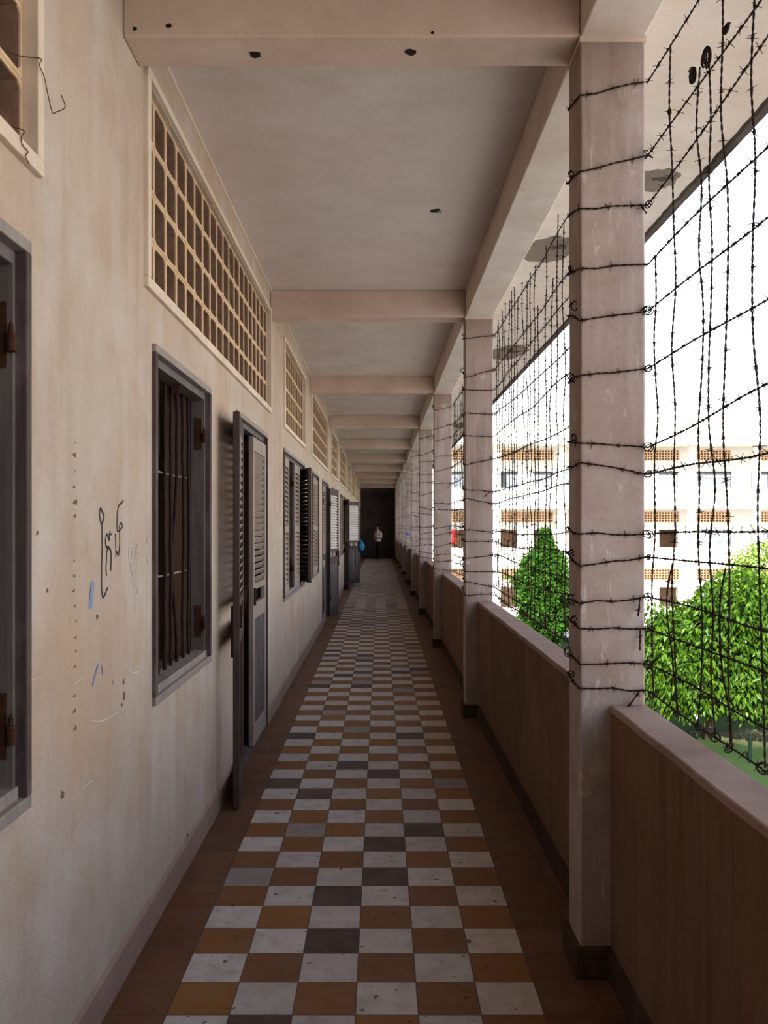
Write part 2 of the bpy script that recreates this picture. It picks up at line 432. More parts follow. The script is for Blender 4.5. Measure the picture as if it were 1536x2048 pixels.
# ------------------------------------------------------------------ ventilation grilles
def grille(y0, y1, lab):
    root = empty('ventilation_grille', (WX, (y0+y1)/2, VZ0), lab, 'grille', 'concrete block grilles above the windows')
    fw = .042; pr = .018
    mb = MB()
    for (a, b, c, d) in ((y0,y1,VZ0,VZ0+fw), (y0,y1,VZ1-fw*.75,VZ1)):
        mb.box(WX-.06, WX+pr, a, b, c, d)
    for (a, b) in ((y0, y0+fw), (y1-fw, y1)):
        mb.box(WX-.06, WX+pr, a, b, VZ0+fw, VZ1-fw*.75)
    mb.build('border_frame', M['ventframe'], root, world=True, bevel=.003)
    ia, ib = y0+fw, y1-fw; za, zb = VZ0+fw, VZ1-fw*.75
    nc = max(1, round((ib-ia)/.19)); nr = 4
    cw = (ib-ia)/nc; ch = (zb-za)/nr
    X0 = WX-.022; X1 = WX-.125
    mb = MB(); g = .004
    for i in range(nc):
        for j in range(nr):
            a, b = ia+i*cw, ia+(i+1)*cw; c, d = za+j*ch, za+(j+1)*ch
            t = .0135 + (rnd.random()-.5)*.003; cc = .017
            hy0, hy1, hz0, hz1 = a+t, b-t, c+t, d-t
            sq = lambda q, x: [(x,a+q,c+q),(x,b-q,c+q),(x,b-q,d-q),(x,a+q,d-q)]
            octo = lambda x, sh=0: [(x,hy0+cc,hz0+sh),(x,hy1-cc,hz0+sh),(x,hy1-sh,hz0+cc),(x,hy1-sh,hz1-cc),(x,hy1-cc,hz1-sh),(x,hy0+cc,hz1-sh),(x,hy0+sh,hz1-cc),(x,hy0+sh,hz0+cc)]
            vs = sq(0, X0-.005) + sq(g, X0) + octo(X0) + octo(X1, .006) + sq(0, X1)
            fs = []
            for k in range(4): fs.append((k,(k+1)%4,4+(k+1)%4,4+k))
            def ring(s0, o0, flip=False):
                r = []
                for k in range(4):
                    p, q = s0+k, s0+(k+1) % 4
                    o1, o2 = o0+2*k, o0+2*k+1; o3 = o0+(2*k+2) % 8
                    r += [(p, q, o2, o1), (q, o3, o2)]
                return [tuple(reversed(f)) for f in r] if flip else r
            fs += ring(4, 8)
            for k in range(8): fs.append((8+k, 8+(k+1)%8, 16+(k+1)%8, 16+k))
            fs += ring(24, 16, True)
            mb.add(vs, fs)
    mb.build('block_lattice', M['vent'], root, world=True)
    return root
VLAB = ['concrete block grille at the top left corner, with loose wire hanging from it',
        'long concrete block grille above the barred window and the open door',
        'short concrete block grille above the shuttered double window',
        'third long grille from the viewer, above the second doorway']
VLAB[3] = 'long concrete block grille above the second doorway'
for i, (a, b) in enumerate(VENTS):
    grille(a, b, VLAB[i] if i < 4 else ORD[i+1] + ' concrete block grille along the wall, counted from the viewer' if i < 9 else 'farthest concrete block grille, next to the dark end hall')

# ------------------------------------------------------------------ shutters, windows, doors
def louvre_leaf(name, parent, w, h, loc, rotz, zb, rails, panel=None, open_low=False, slat='slat', hinges=(), label=None, vslits=False, body='leaf', missing=()):
    """leaf in its own frame: hinge edge at y=0, runs along +y, outer face toward +x.
       zb = heights (from leaf bottom) of louvre fields; rails = solid cross rails"""
    t = .036; sw = .062
    mb = MB()
    mb.box(-t/2, t/2, 0, sw, 0, h); mb.box(-t/2, t/2, w-sw, w, 0, h)
    for (a, b) in rails: mb.box(-t/2, t/2, sw, w-sw, a, b)
    leaf = mb.build(name, M[body], parent, loc=loc, rotz=rotz, bevel=.004)
    if label: leaf['label'] = label
    sl = MB(); ang = R(38)
    for (a, b) in zb:
        n = max(2, int(round((b-a)/.047))); p = (b-a)/n
        for i in range(n):
            if i in missing: continue
            z = a + (i+.5)*p; jit = (rnd.random()-.5)*.10
            ca, sa = math.cos(ang+jit), math.sin(ang+jit)
            sl.obox((0, w/2, z), (.024*sa, 0, -.024*ca), (0, w/2-sw+.004, 0), (.0035*ca, 0, .0035*sa))
    tag(sl.build('louvre_slats', M[slat], leaf), 'tilted wooden slats, light and shade in their colour')
    if panel:
        pm = MB(); a, b = panel; nb = max(2, round((w-2*sw)/.09)); bw = (w-2*sw)/nb
        for i in range(nb):
            if vslits and i == nb//2: continue
            pm.box(-.009 + (rnd.random()-.5)*.002, .009 + (rnd.random()-.5)*.002, sw+i*bw+.0015, sw+(i+1)*bw-.0015, a, b)
        tag(pm.build('bottom_panel', M['panel'], leaf), 'grey-blue board panel')
    for z in hinges:
        hm = MB(); hm.box(t/2, t/2+.004, .002, .03, z-.09, z+.09); hm.tube([(t/2+.008,-.006,z-.045),(t/2+.008,-.006,z+.045)], .011, 10)
        tag(hm.build('hinge', M['rust'], leaf), 'rusty hinge')
    return leaf

def hinge_pintle(parent, Y, z, side=1):
    mb = MB()                                   # strap let into the jamb, barrel at the arris
    mb.box(WX-.062, WX-.028, Y-.003*side-.002, Y-.003*side+.002, z-.062, z+.10)
    mb.tube([(WX-.012, Y-.013*side, z-.024),(WX-.012, Y-.013*side, z+.022)], .012, 12)
    mb.tube([(WX-.012, Y-.013*side, z+.022),(WX-.012, Y-.013*side, z+.04),(WX-.012, Y-.013*side, z+.05)], [.006,.006,.002], 8)
    mb.box(WX-.03, WX-.012, Y-.006*side-.004, Y-.006*side+.004, z-.022, z+.02)
    return tag(mb.build('hinge', M['rust'], parent, world=True), 'rusty pintle hinge')

def timber_frame(root, y0, y1, z0, z1, sill=True):
    """outer moulding proud of the wall and a stop behind it"""
    ow, pr = .032, .016; iw = .036
    top = MB()
    top.box(WX-.02, WX+pr, y0, y1, z1-ow, z1)
    tag(top.build('head_moulding', M['frame_top'], root, world=True, bevel=.003), 'grey weathered head moulding')
    mb = MB()
    zs = z0+ow if sill else z0
    mb.box(WX-.02, WX+pr, y0, y0+ow, zs, z1-ow); mb.box(WX-.02, WX+pr, y1-ow, y1, zs, z1-ow)
    mb.build('side_moulding', M['frame'], root, world=True, bevel=.003)
    mb = MB()
    mb.box(WX-.085, WX-.012, y0+ow, y0+ow+iw, z0+(ow if sill else 0), z1-ow)
    mb.box(WX-.085, WX-.012, y1-ow-iw*.35, y1-ow, z0+(ow if sill else 0), z1-ow)
    mb.box(WX-.085, WX-.012, y0+ow+iw, y1-ow-iw*.35, z1-ow-iw, z1-ow)
    tag(mb.build('jamb_lining', M['lining'], root, world=True, bevel=.003), 'grey timber lining')
    if sill:
        mb = MB()
        mb.box(WX-.02, WX+pr, y0, y1, z0, z0+ow)
        mb.box(WX-.10, WX-.004, y0+ow, y1-ow, z0+ow*.5, z0+ow+.03)
        tag(mb.build('sill', M['frame_top'], root, world=True, bevel=.004), 'grey worn wooden sill')

def barred_window(idx, y0, y1, lab, nb=8, bent=True):
    root = empty('window_%d' % idx, (WX, (y0+y1)/2, WZ0), lab, kind='structure')
    timber_frame(root, y0, y1, WZ0, WZ1)
    rr = random.Random(11+idx)
    ya = y0+.12; yb = y1-.165; bx = WX-.07
    for i in range(nb):
        y = ya + (yb-ya)*i/(nb-1)
        k = rr.random()
        pts = []
        amp = (rr.random()-.5)*.10 if i in (2, 3, 5) else (rr.random()-.5)*.025
        zc = 1.45 + (rr.random()-.5)*.3
        for j in range(25):
            z = WZ0+.05 + (WZ1-.075-WZ0-.05)*j/24
            e = math.exp(-((z-zc)/.24)**2)
            pts.append((bx + amp*.3*e + .001*math.sin(j*1.3+i), y + amp*e + .0012*math.sin(j*.9+i*2), z))
        mb = MB(); mb.tube(pts, .0082, 10); mb.build('bar', M['bar'], root, world=True, smooth=True)
    for z in (1.325, 1.785):
        mb = MB(); mb.tube([(bx-.016, ya-.05, z+.012),(bx-.016,(ya+yb)/2, z),(bx-.016, yb+.085, z+.004)], .005, 6)
        tag(mb.build('cross_rod', M['frame_top'], root, world=True), 'thin pale cross rod behind the bars')
    for z in (2.0, 1.043):
        hinge_pintle(root, y1-.045, z, 1); hinge_pintle(root, y0+.068, z, -1)
    mb = MB(); mb.box(WX-.05, WX-.02, (y0+y1)/2-.006, (y0+y1)/2+.006, WZ1-.115, WZ1-.06); mb.build('latch_keep', M['rust'], root, world=True)
    return root

def shuttered_window(idx, y0, y1, leaves, lab, slat='slat'):
    """leaves: list of (hinge_y, width, dirsign, swing_degrees)"""
    root = empty('window_%d' % idx, (WX, (y0+y1)/2, WZ0), lab, kind='structure')
    timber_frame(root, y0, y1, WZ0, WZ1)
    zb0 = WZ0+.065; h = WZ1-.07-zb0
    mid = h*.47
    for (hy, w, sgn, sw) in leaves:
        # closed leaf runs along +y (sgn 1, hinge on the near side) or -y (sgn -1)
        hx = WX-.018
        if sgn > 0: rot = -R(sw)          # swings out into the corridor
        else: rot = math.pi + R(sw)
        l = louvre_leaf('shutter_leaf', root, w, h, (hx-WX, hy-(y0+y1)/2, zb0-WZ0), rot,
                    [(.075, mid-.035), (mid+.035, h-.085)], [(0,.075),(mid-.035,mid+.035),(h-.085,h)], slat=slat if sw < 5 else 'leaf',
                    hinges=(), body='leaf' if sw > 5 else 'slat')  # ajar leaf gets the dark wood: shade on its inner face, as colour
        if sw > 5: l['label'] = 'shutter leaf standing ajar, its shade put into the dark colour'
    return root

barred_window(1, *WINS[0], 'barred window cut by the left edge of the picture, rusty hinges on its grey frame', nb=14)
barred_window(2, *WINS[1], 'window with bent rusty iron bars and no shutters', nb=8)
a, b = WINS[2]
w3 = shuttered_window(3, a, b, [(a+.04, .52, 1, 0), (9.17, .60, 1, 0), (b-.04, .46, -1, 16)], 'wide double window with louvred shutters, one leaf standing ajar')
mb = MB(); mb.box(WX-.085, WX-.006, 9.09, 9.165, WZ0+.06, WZ1-.068)
tag(mb.build('mullion', M['frame'], w3, world=True, bevel=.004), 'timber mullion between the two shutter pairs')
for z in (1.98, 1.1): hinge_pintle(w3, 9.09, z, 1)
a, b = WINS[3]; shuttered_window(4, a, b, [(a+.04, .52, 1, 0), (b-.04, .52, -1, 0)], 'closed louvred window between the ajar shutter and the second doorway')
for i in range(4, 10):
    a, b = WINS[i]
    w = (b-a-.08)
    nl = 4 if w > 1.5 else 2
    shuttered_window(i+1, a, b, [(a+.04+w/nl*k, w/nl-.004, 1, 0) for k in range(nl)], ORD[i+1] + ' window along the left wall, with closed louvred shutters')

def doorway(idx, y0, y1, lab, near_swing, far_swing, far_slat='slat', open_low=False):
    root = empty('door_%d' % idx, (WX, (y0+y1)/2, 0), lab, kind='structure')
    timber_frame(root, y0, y1, 0, DZ1, sill=False)
    h = 2.16; w = (y1-y0-.10)/2
    hx = WX-.012; yc = (y0+y1)/2
    for sgn, sw in ((1, near_swing), (-1, far_swing)):
        hy = y0+.05 if sgn > 0 else y1-.05
        isopen = sw > 20
        hxx = WX+.022 if isopen else hx
        rot = -R(sw) if sgn > 0 else math.pi + R(sw)
        z0 = .012
        rails = [(0,.13), (.88,.99), (1.085,1.13), (h-.10,h)]
        lo = open_low and isopen
        l = louvre_leaf('door_leaf', root, w-.003, h, (hxx-WX, hy-yc, z0), rot, [(1.13, h-.10)], rails,
                        panel=(.13,.88) if not (isopen and sgn > 0) else None,
                        slat=far_slat if (sgn < 0 and isopen) else 'slat', vslits=lo, hinges=(1.9,.3), body='leaf' if isopen else 'slat')
        l['label'] = ('door leaf swung open against the wall' if isopen else 'closed louvred door leaf with a grey board panel')
        bo = MB(); bo.box(.018,.03, w-.045, w-.02, .82, 1.06); bo.tube([(.024,w-.032,1.06),(.024,w-.032,1.10)], .006, 6)
        bo.box(-.03,-.018, w-.05, w-.01, .98, 1.10)
        tag(bo.build('bolt', M['bar'], l), 'rusty slide bolt')
    mb = MB(); mb.box(WX-.21, WX+.012, y0+.03, y1-.03, 0, .012)
    mb.build('threshold', M['panel'], root, world=True)
    return root
doorway(1, *DOORS[0], 'nearest doorway, near louvred leaf folded back beside the barred window', 173, 0)
doorway(2, *DOORS[1], 'second doorway along the wall, far leaf swung open past the jamb', 0, 171, 'slat_bright')
doorway(3, *DOORS[2], 'third doorway along the wall, with a leaf of slats coloured as lit standing out into the corridor', 170, 154, 'slat_bright', True)
doorway(4, *DOORS[3], 'fourth doorway along the wall, closed louvred leaves', 0, 0)
doorway(5, *DOORS[4], 'fifth doorway along the wall, last before the dark hall', 0, 0)

# rooms behind the wall (dark) --------------------------------------------------
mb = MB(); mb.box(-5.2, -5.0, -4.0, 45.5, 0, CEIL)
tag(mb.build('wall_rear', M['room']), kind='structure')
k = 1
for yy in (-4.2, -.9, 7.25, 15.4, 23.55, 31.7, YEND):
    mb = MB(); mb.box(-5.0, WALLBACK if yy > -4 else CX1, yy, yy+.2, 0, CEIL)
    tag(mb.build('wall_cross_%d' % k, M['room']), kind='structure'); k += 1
# dark hall at the far end
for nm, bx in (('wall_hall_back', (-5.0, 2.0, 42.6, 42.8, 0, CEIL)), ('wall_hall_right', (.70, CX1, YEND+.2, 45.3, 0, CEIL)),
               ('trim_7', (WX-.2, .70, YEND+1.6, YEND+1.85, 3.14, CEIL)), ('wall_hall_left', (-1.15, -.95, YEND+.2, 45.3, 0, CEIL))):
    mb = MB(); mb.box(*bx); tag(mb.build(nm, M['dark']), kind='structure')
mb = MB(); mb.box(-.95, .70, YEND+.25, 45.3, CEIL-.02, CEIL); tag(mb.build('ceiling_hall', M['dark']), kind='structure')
mb = MB(); mb.box(-.95, .70, YEND+.9, 45.3, 0, .004); tag(mb.build('floor_hall', M['dark']), kind='structure')  # dark sheet over the tiles for the shade on the hall floor
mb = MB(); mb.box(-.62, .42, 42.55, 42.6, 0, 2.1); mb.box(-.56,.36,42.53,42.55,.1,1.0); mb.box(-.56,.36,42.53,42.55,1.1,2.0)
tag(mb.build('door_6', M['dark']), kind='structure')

# ------------------------------------------------------------------ marks on the left wall
def ribbon(mb, pts, w, dx=.0015):
    P = [wallpt(*p, dx=dx) for p in pts]
    # smooth the polyline
    Q = []
    for i in range(len(P)-1):
        p0 = P[max(i-1,0)]; p1 = P[i]; p2 = P[i+1]; p3 = P[min(i+2,len(P)-1)]
        for j in range(5):
            t = j/5
            Q.append(.5*((2*p1)+(p2-p0)*t+(2*p0-5*p1+4*p2-p3)*t*t+(3*p1-p0-3*p2+p3)*t**3))
    Q.append(P[-1])
    vs = []; fs = []
    for i, p in enumerate(Q):
        t = (Q[min(i+1,len(Q)-1)] - Q[max(i-1,0)]).normalized()
        n = Vector((0, -t.z, t.y))
        vs += [p + n*w/2, p - n*w/2]
    for i in range(len(Q)-1): fs.append((2*i, 2*i+1, 2*i+3, 2*i+2))
    mb.add(vs, fs)
Gp = lambda L: [(120+x/7.315, 960+y/7.315) for x, y in L]
mb = MB()
ribbon(mb, Gp([(600,640),(580,560),(575,480),(590,410),(610,450),(630,500),(642,545),(632,580),(612,640),(610,760),(612,1000),(606,1250),(604,1450),(608,1620),(628,1715),(660,1660),(693,1570)]), .0075)
ribbon(mb, Gp([(733,745),(728,790),(758,790)]), .006)
ribbon(mb, Gp([(725,770),(715,830),(718,880),(700,830),(682,790),(668,840),(662,920),(676,985)]), .007)
ribbon(mb, Gp([(676,985),(705,985),(740,1040),(745,1150),(738,1330)]), .009)
ribbon(mb, Gp([(700,985),(680,1060),(678,1150),(672,1280),(676,1410)]), .007)
ribbon(mb, Gp([(925,300),(890,340),(855,380),(835,480),(830,600),(835,740),(870,735),(905,690),(905,650),(885,630),(868,680),(868,800),(868,950),(850,1105),(825,1045),(815,1080),(812,1130)]), .006)
ribbon(mb, Gp([(806,780),(810,900),(812,1060)]), .006)
tag(mb.build('graffiti', M['ink'], wall_left), 'black cursive handwriting on the wall plaster')
mb = MB()
ribbon(mb, Gp([(1020,960),(1000,1010),(1005,1120),(1015,1190),(1045,1180),(1052,1060),(1040,970),(1020,960)]), .004)
ribbon(mb, Gp([(1030,1200),(1030,1290),(1060,1290),(1080,1255),(1100,1305)]), .005)
ribbon(mb, Gp([(1070,950),(1075,1000),(1070,1040)]), .004)
ribbon(mb, Gp([(1110,900),(1130,960),(1105,1040),(1105,1110),(1185,1105)]), .004)
ribbon(mb, Gp([(1225,930),(1235,1000),(1225,1060)]), .004)
ribbon(mb, Gp([(1280,830),(1265,880),(1285,915)]), .005)
ribbon(mb, Gp([(1290,1100),(1268,1150),(1285,1220),(1305,1190)]), .004)
ribbon(mb, Gp([(1140,1600),(1115,1700)]), .005)
ribbon(mb, [(145,1370),(165,1355)], .004); ribbon(mb, [(250,1330),(262,1345),(280,1342)], .004); ribbon(mb, [(180,1440),(200,1443),(235,1425)], .004)
ribbon(mb, [(55,1360),(85,1357)], .004); ribbon(mb, [(165,1575),(185,1560)], .004); ribbon(mb, [(262,1125),(268,1180)], .003)
tag(mb.build('chalk_marks', M['chalk'], wall_left), 'faint white chalk scribbles and scratches')
mb = MB()
ribbon(mb, Gp([(478,1490),(465,1600),(455,1700),(440,1880)]), .030); ribbon(mb, [(196,1330),(190,1350),(185,1372)], .012); ribbon(mb, [(203,1330),(205,1350)], .006)
ribbon(mb, [(225,1362),(227,1368)], .008)
tag(mb.build('paint_streaks', M['blue_paint'], wall_left), 'pale blue paint streaks')
mb = MB()
for i, y in enumerate((885,912,942,973,1003,1033,1122,1152,1182,1212,1242,1272,1302,1333,1392,1422,1455)):
    s = rnd.choice((.3,.4,.55,.8)); Y = wallpt(150+rnd.uniform(-2,2), y+rnd.uniform(-2,2)); q = rnd.uniform(-.004,.004)
    mb.add([(WX+.0015,Y.y+.006,Y.z+.011*s),(WX+.0015,Y.y+.008*s,Y.z+q*.5),(WX+.0015,Y.y+.005,Y.z-.010*s),(WX+.0015,Y.y-.012*s,Y.z-.006*s+q),(WX+.0015,Y.y-.036*s,Y.z-.002*s+q),(WX+.0015,Y.y-.014*s,Y.z+.004*s)], [(0,1,2,3,4,5)])
for (px, y, s) in ((247,1365,.8),(248,1392,1),(243,1410,.6),(94,1180,.5),(124,1590,1.0),(375,1675,1.6),(194,1232,.7),(74,1065,.5),(380,1690,1)):
    p = wallpt(px, y); blob(mb, p, (0,1,0), (0,0,1), (.010*s,.013*s), 9, .4, int(px))
tag(mb.build('plaster_chips', M['chip'], wall_left), 'row of small chips in the plaster')

# loose wires hanging from the first grille
def loose_wire(pts, lab):
    mb = MB(); Q = []
    P = [wallpt(x, y, dx) for x, y, dx in pts]
    for i in range(len(P)-1):
        p0 = P[max(i-1,0)]; p1 = P[i]; p2 = P[i+1]; p3 = P[min(i+2,len(P)-1)]
        for j in range(6):
            t = j/6; Q.append(.5*((2*p1)+(p2-p0)*t+(2*p0-5*p1+4*p2-p3)*t*t+(3*p1-p0-3*p2+p3)*t**3))
    Q.append(P[-1]); mb.tube(Q, .0013, 6)
    tag(mb.build('loose_wire', M['thinwire'], smooth=True), lab, 'wire')
loose_wire([(8,84,-.03),(48,111,-.015),(62,117,.024),(60,130,.024),(70,155,.024),(76,190,.026),(82,225,.03),(90,224,.03),(108,214,.03),(100,190,.03)], 'loose thin wire with hooked end hanging off the top left grille')
loose_wire([(3,240,-.02),(18,252,.0),(29,261,.022),(24,275,.022),(27,290,.022),(38,303,.022),(33,313,.022),(41,327,.022)], 'short kinked wire drooping over the lower edge of the top left grille')

# ------------------------------------------------------------------ barbed wire nets
ZR = [3.077,2.824,2.653,2.449,2.289,2.091,1.821,1.728,1.523,1.444,1.307,1.198,1.076,.986]
ZF = [3.030,2.767,2.641,2.436,2.256,2.067,1.836,1.769,1.523,1.413,1.284,1.198,1.076,.993]
ZL = [3.071,2.803,2.679,2.469,2.318,2.072,1.858,1.765,1.545,1.452,1.284,1.217,1.087,1.016]
WPX = CX1 + .008

def resample(P, step):
    out = [P[0].copy()]; acc = 0
    for a, b in zip(P[:-1], P[1:]):
        L = (b-a).length; n = max(1, int(L/step))
        for i in range(1, n+1): out.append(a.lerp(b, i/n))
    return out
def catmull(P, sub):
    Q = []
    for i in range(len(P)-1):
        p0 = P[max(i-1,0)]; p1 = P[i]; p2 = P[i+1]; p3 = P[min(i+2,len(P)-1)]
        for j in range(sub):
            t = j/sub; Q.append(.5*((2*p1)+(p2-p0)*t+(2*p0-5*p1+4*p2-p3)*t*t+(3*p1-p0-3*p2+p3)*t**3))
    Q.append(P[-1]); return Q
def barb(mb, p, t, rr, s=1.0):
    u = t.orthogonal().normalized(); w = t.cross(u)
    a = rr.random()*6.28
    for k in range(2):
        d = u*math.cos(a) + w*math.sin(a) + t*(rr.random()-.5)*.7; a += 1.0 + rr.random()
        c = p + t*(.004 if k else -.004)
        L = (.013 + rr.random()*.006)*s
        mb.tube([c - d*L, c + (w*math.cos(a)-u*math.sin(a))*.002, c + d*L], [.0008*s,.0014*s,.0008*s], 3)
    mb.tube([p - t*.006, p, p + t*.006], [.0032*s,.0046*s,.0032*s], 5)
def strand(mb, P, lod, rr, sp=.10, vis=None):
    """twisted pair (lod 0-2) or plain wire with barbs along the path P"""
    if lod <= 2:
        step = (.007, .013, .022)[lod]
        Q = resample(P, step); n = len(Q); ph = rr.random()*6.28; pitch = .052
        A = []; B = []; d = 0; u = None
        for i, q in enumerate(Q):
            t = (Q[min(i+1,n-1)] - Q[max(i-1,0)])
            t = t.normalized() if t.length > 1e-8 else Vector((0,0,1))
            if u is None: u = t.orthogonal().normalized()
            u = u - t*u.dot(t); u = u.normalized() if u.length > 1e-6 else t.orthogonal().normalized()
            w = t.cross(u)
            if i: d += (q-Q[i-1]).length
            an = ph + d/pitch*2*math.pi
            o = (u*math.cos(an) + w*math.sin(an))*.0017
            A.append(q+o); B.append(q-o)
        sides = (5, 4, 3)[lod]
        mb.tube(A, .0016, sides); mb.tube(B, .0016, sides)
    else:
        Q = resample(P, .25); n = len(Q)
        mb.tube(Q, .0029, 3)
    # barbs
    d = rr.random()*sp; nxt = d; run = 0
    for i in range(len(P)-1):
        a, b = P[i], P[i+1]; L = (b-a).length
        if L < 1e-6: continue
        while run + L > nxt:
            p = a.lerp(b, (nxt-run)/L)
            barb(mb, p, (b-a).normalized(), rr, 1 if lod < 3 else 1.35)
            nxt += sp*(.8+.4*rr.random()) * (1 if lod < 4 else 2)
        run += L
def coil(mb, c, r, n, rr, ax=None):
    for k in range(n):
        a0 = rr.random()*6.28; pts = []
        u = Vector((rr.random()-.5, rr.random()-.5, rr.random()-.5)).normalized() if ax is None else ax
        e1 = u.orthogonal().normalized(); e2 = u.cross(e1); q = r*(.7+.5*rr.random())
        for i in range(15):
            a = a0 + i/14*6.4
            pts.append(Vector(c) + (e1*math.cos(a) + e2*math.sin(a))*q + u*(i/14-.5)*r*.5)
        mb.tube(pts, .0019, 4)

NETLAB = ['barbed wire net in the opening at the right edge, nearest the viewer'] + \
         ['barbed wire net between the %s and %s pillars from the viewer' % (ORD[k], ORD[k+1]) for k in range(1, 9)] + ['farthest barbed wire net, before the dark end hall']
for k in range(0, 10):
    rr = random.Random(100+k)
    ya = YC(k)+CD; yb = YC(k+1)
    lod = min(k, 4)
    root = empty('barbed_wire_net', (WPX, (ya+yb)/2, .93), NETLAB[k], 'barbed wire', 'barbed wire nets in the openings between the pillars')
    tracks = []
    for i in range(14):
        z_end = ZR[i] + (0 if k == 0 else (rr.random()-.5)*.05)
        z_beg = (ZR[i] + (rr.random()-.5)*.08) if k == 0 else (ZL[i] + (rr.random()-.5)*.03)
        zf = ZF[i] + (0 if k == 0 else (rr.random()-.5)*.06); zl = ZL[i] + (0 if k == 0 else (rr.random()-.5)*.06)
        if k == 0: rise = {2:.09, 6:.085, 8:.03, 13:-.03}.get(i, .0)
        else: rise = (rr.random()-.5)*.05
        # span: from the back of pillar k to the front corner of pillar k+1
        ctrl = []
        N = 9
        for j in range(N+1):
            f = j/N; y = ya + (yb-ya)*f
            z = z_beg + (z_end-z_beg)*f + rise*math.sin(f*math.pi)*1.0 + (rr.random()-.5)*.022*(0 < j < N) - .02*math.sin(f*math.pi)
            if k == 0 and j >= 6: z = z_end + rise*(1-f)*3.0 + (rr.random()-.5)*.016*(j < N)
            ctrl.append(Vector((WPX + (rr.random()-.5)*.012*(0 < j < N), y, z)))
        span = catmull(ctrl, 6)
        tracks.append(ctrl)
        # wrap round pillar k+1: across the front, along the left side, tucked behind
        e = .005
        zr = z_end
        wrap = [Vector((CX1+e, yb-e, zr))]
        for f in (.25, .5, .75): wrap.append(Vector((CX1+(CX0-CX1)*f, yb-e-.002*rr.random(), zr+(zf-zr)*f + (rr.random()-.5)*.010)))
        wrap += [Vector((CX0-e, yb-e, zf)), Vector((CX0-e, yb+CD*.5, (zf+zl)/2 + (rr.random()-.5)*.02)), Vector((CX0-e, yb+CD+e, zl)), Vector((CX0+.1, yb+CD+e, zl+.01)), Vector((CX1+e, yb+CD+e, zl))]
        mb = MB()
        strand(mb, span, lod, rr, .085)
        strand(mb, wrap, lod, rr, .10)
        if lod < 3:
            if rr.random() < .75: coil(mb, (CX0-.006, yb+CD*(.3+.7*rr.random()), zl+.005), .012+.008*rr.random(), 2, rr)
            if rr.random() < .75: coil(mb, (CX1+.008, yb-.012, zr), .011+.009*rr.random(), 2, rr)
            if rr.random() < .5:
                p = Vector((CX1-.02, yb-.012, zr)); strand(mb, [p, p+Vector(((rr.random()-.7)*.09, -.02, (rr.random()-.6)*.14))], lod, rr, .06)
        mb.build('horizontal_strand', M['wire'], root, world=True)
    # verticals
    if k == 0:
        vy = [2.957,2.776,2.545,2.454,2.359,2.168,2.061,1.95,1.8,1.6,1.4,1.15,.9,.6,.3,0,-.3,-.6]
        vtop = [2.45,3.07,2.88,2.86,3.3,3.3,3.0] + [3.08]*20
    else:
        nv = 24; vy = [ya + .08 + (yb-ya-.14)*(i+.5+(rr.random()-.5)*.7)/nv for i in range(nv)]
        vtop = [3.08 - (rr.random() < .35)*rr.random()*.3 + rr.random()*.12 for _ in range(nv)]
    def trackz(i, y):
        c = tracks[i]
        for a, b in zip(c[:-1], c[1:]):
            if a.y <= y <= b.y: return a.z + (b.z-a.z)*(y-a.y)/max(1e-6, b.y-a.y)
        return c[-1].z
    for i, y in enumerate(vy):
        zt = vtop[i]; zb = trackz(13, y) - rr.random()*.015
        if rr.random() < .12 and k: zb += .25
        pts = []; drift = (rr.random()-.5)*(.10 if k == 0 else .12); N = 11; xx = WPX + .004
        for j in range(N+1):
            f = j/N; z = zt + (zb-zt)*f
            pts.append(Vector((xx + (rr.random()-.5)*.012, y + drift*(f-.3) + (rr.random()-.5)*.046*(j > 0), z)))
        P = catmull(pts, 5)
        mb = MB(); strand(mb, P, lod, rr, .115)
        if k <= 1:
            # second wire doubling back in the lower half, as tied loops
            if i % 3 == 1:
                z0 = 1.44; q = []
                for j in range(6):
                    f = j/5; q.append(Vector((xx-.006, y + drift*.4 + .05*math.sin(f*math.pi*1.5) + (rr.random()-.5)*.02, z0 + (zb-z0)*f)))
                strand(mb, catmull(q, 5), lod, rr, .11)
            coil(mb, (xx, P[-1].y, P[-1].z), .013, 2, rr)
        mb.build('vertical_strand', M['wire'], root, world=True)
    if k == 0:
        for (yy, zz, r) in ((2.473,2.868,.023),(2.585,2.874,.020),(2.79,2.862,.009),(2.33,2.868,.012)):
            mb = MB(); coil(mb, (WPX-.003, yy, zz), r, 10, rr, Vector((1,.25*(rr.random()-.5),.5*(rr.random()-.5))).normalized())
            tag(mb.build('wire_coil', M['wire'], root, world=True), 'tight rusty coil of wire')

# ------------------------------------------------------------------ outside: ground
GZ = -4.2
t = NT('lawn_grass')
c = t.mix(t.ramp(t.noise(.35, 5, .65), .35, .7), (.032,.06,.02), (.06,.09,.034))
c = t.mix(t.math('MULTIPLY', t.ramp(t.noise(7, 4, .7), .4, .7), .5), c, (.05,.09,.025))
c = t.mix(t.math('MULTIPLY', t.ramp(t.noise(.22, 4, .6), .52, .66), .6), c, (.40,.33,.20))
t.color(c); t.rough(.95, .1); t.bump(t.noise(40, 4), .6, .05); M['lawn'] = t.m
M['paving'] = simple('pale_paving', (.62,.57,.50), .9, .1, 1.5)
M['earth'] = simple('dry_earth', (.52,.485,.44), .95, .2, .6)
mb = MB(); mb.box(CX1, 70, -40, 90, GZ-.3, GZ-.012)
tag(mb.build('ground', M['earth']), kind='structure')
mb = MB()
n = 60
vs = []; fs = []
for i in range(n+1):
    for j in range(n+1):
        vs.append((7.0 + 26*i/n + .5*math.sin(j*.9)*(i in (0,n)), 15.5 + 30*j/n + .4*math.sin(i*.8)*(j in (0,n)), GZ))
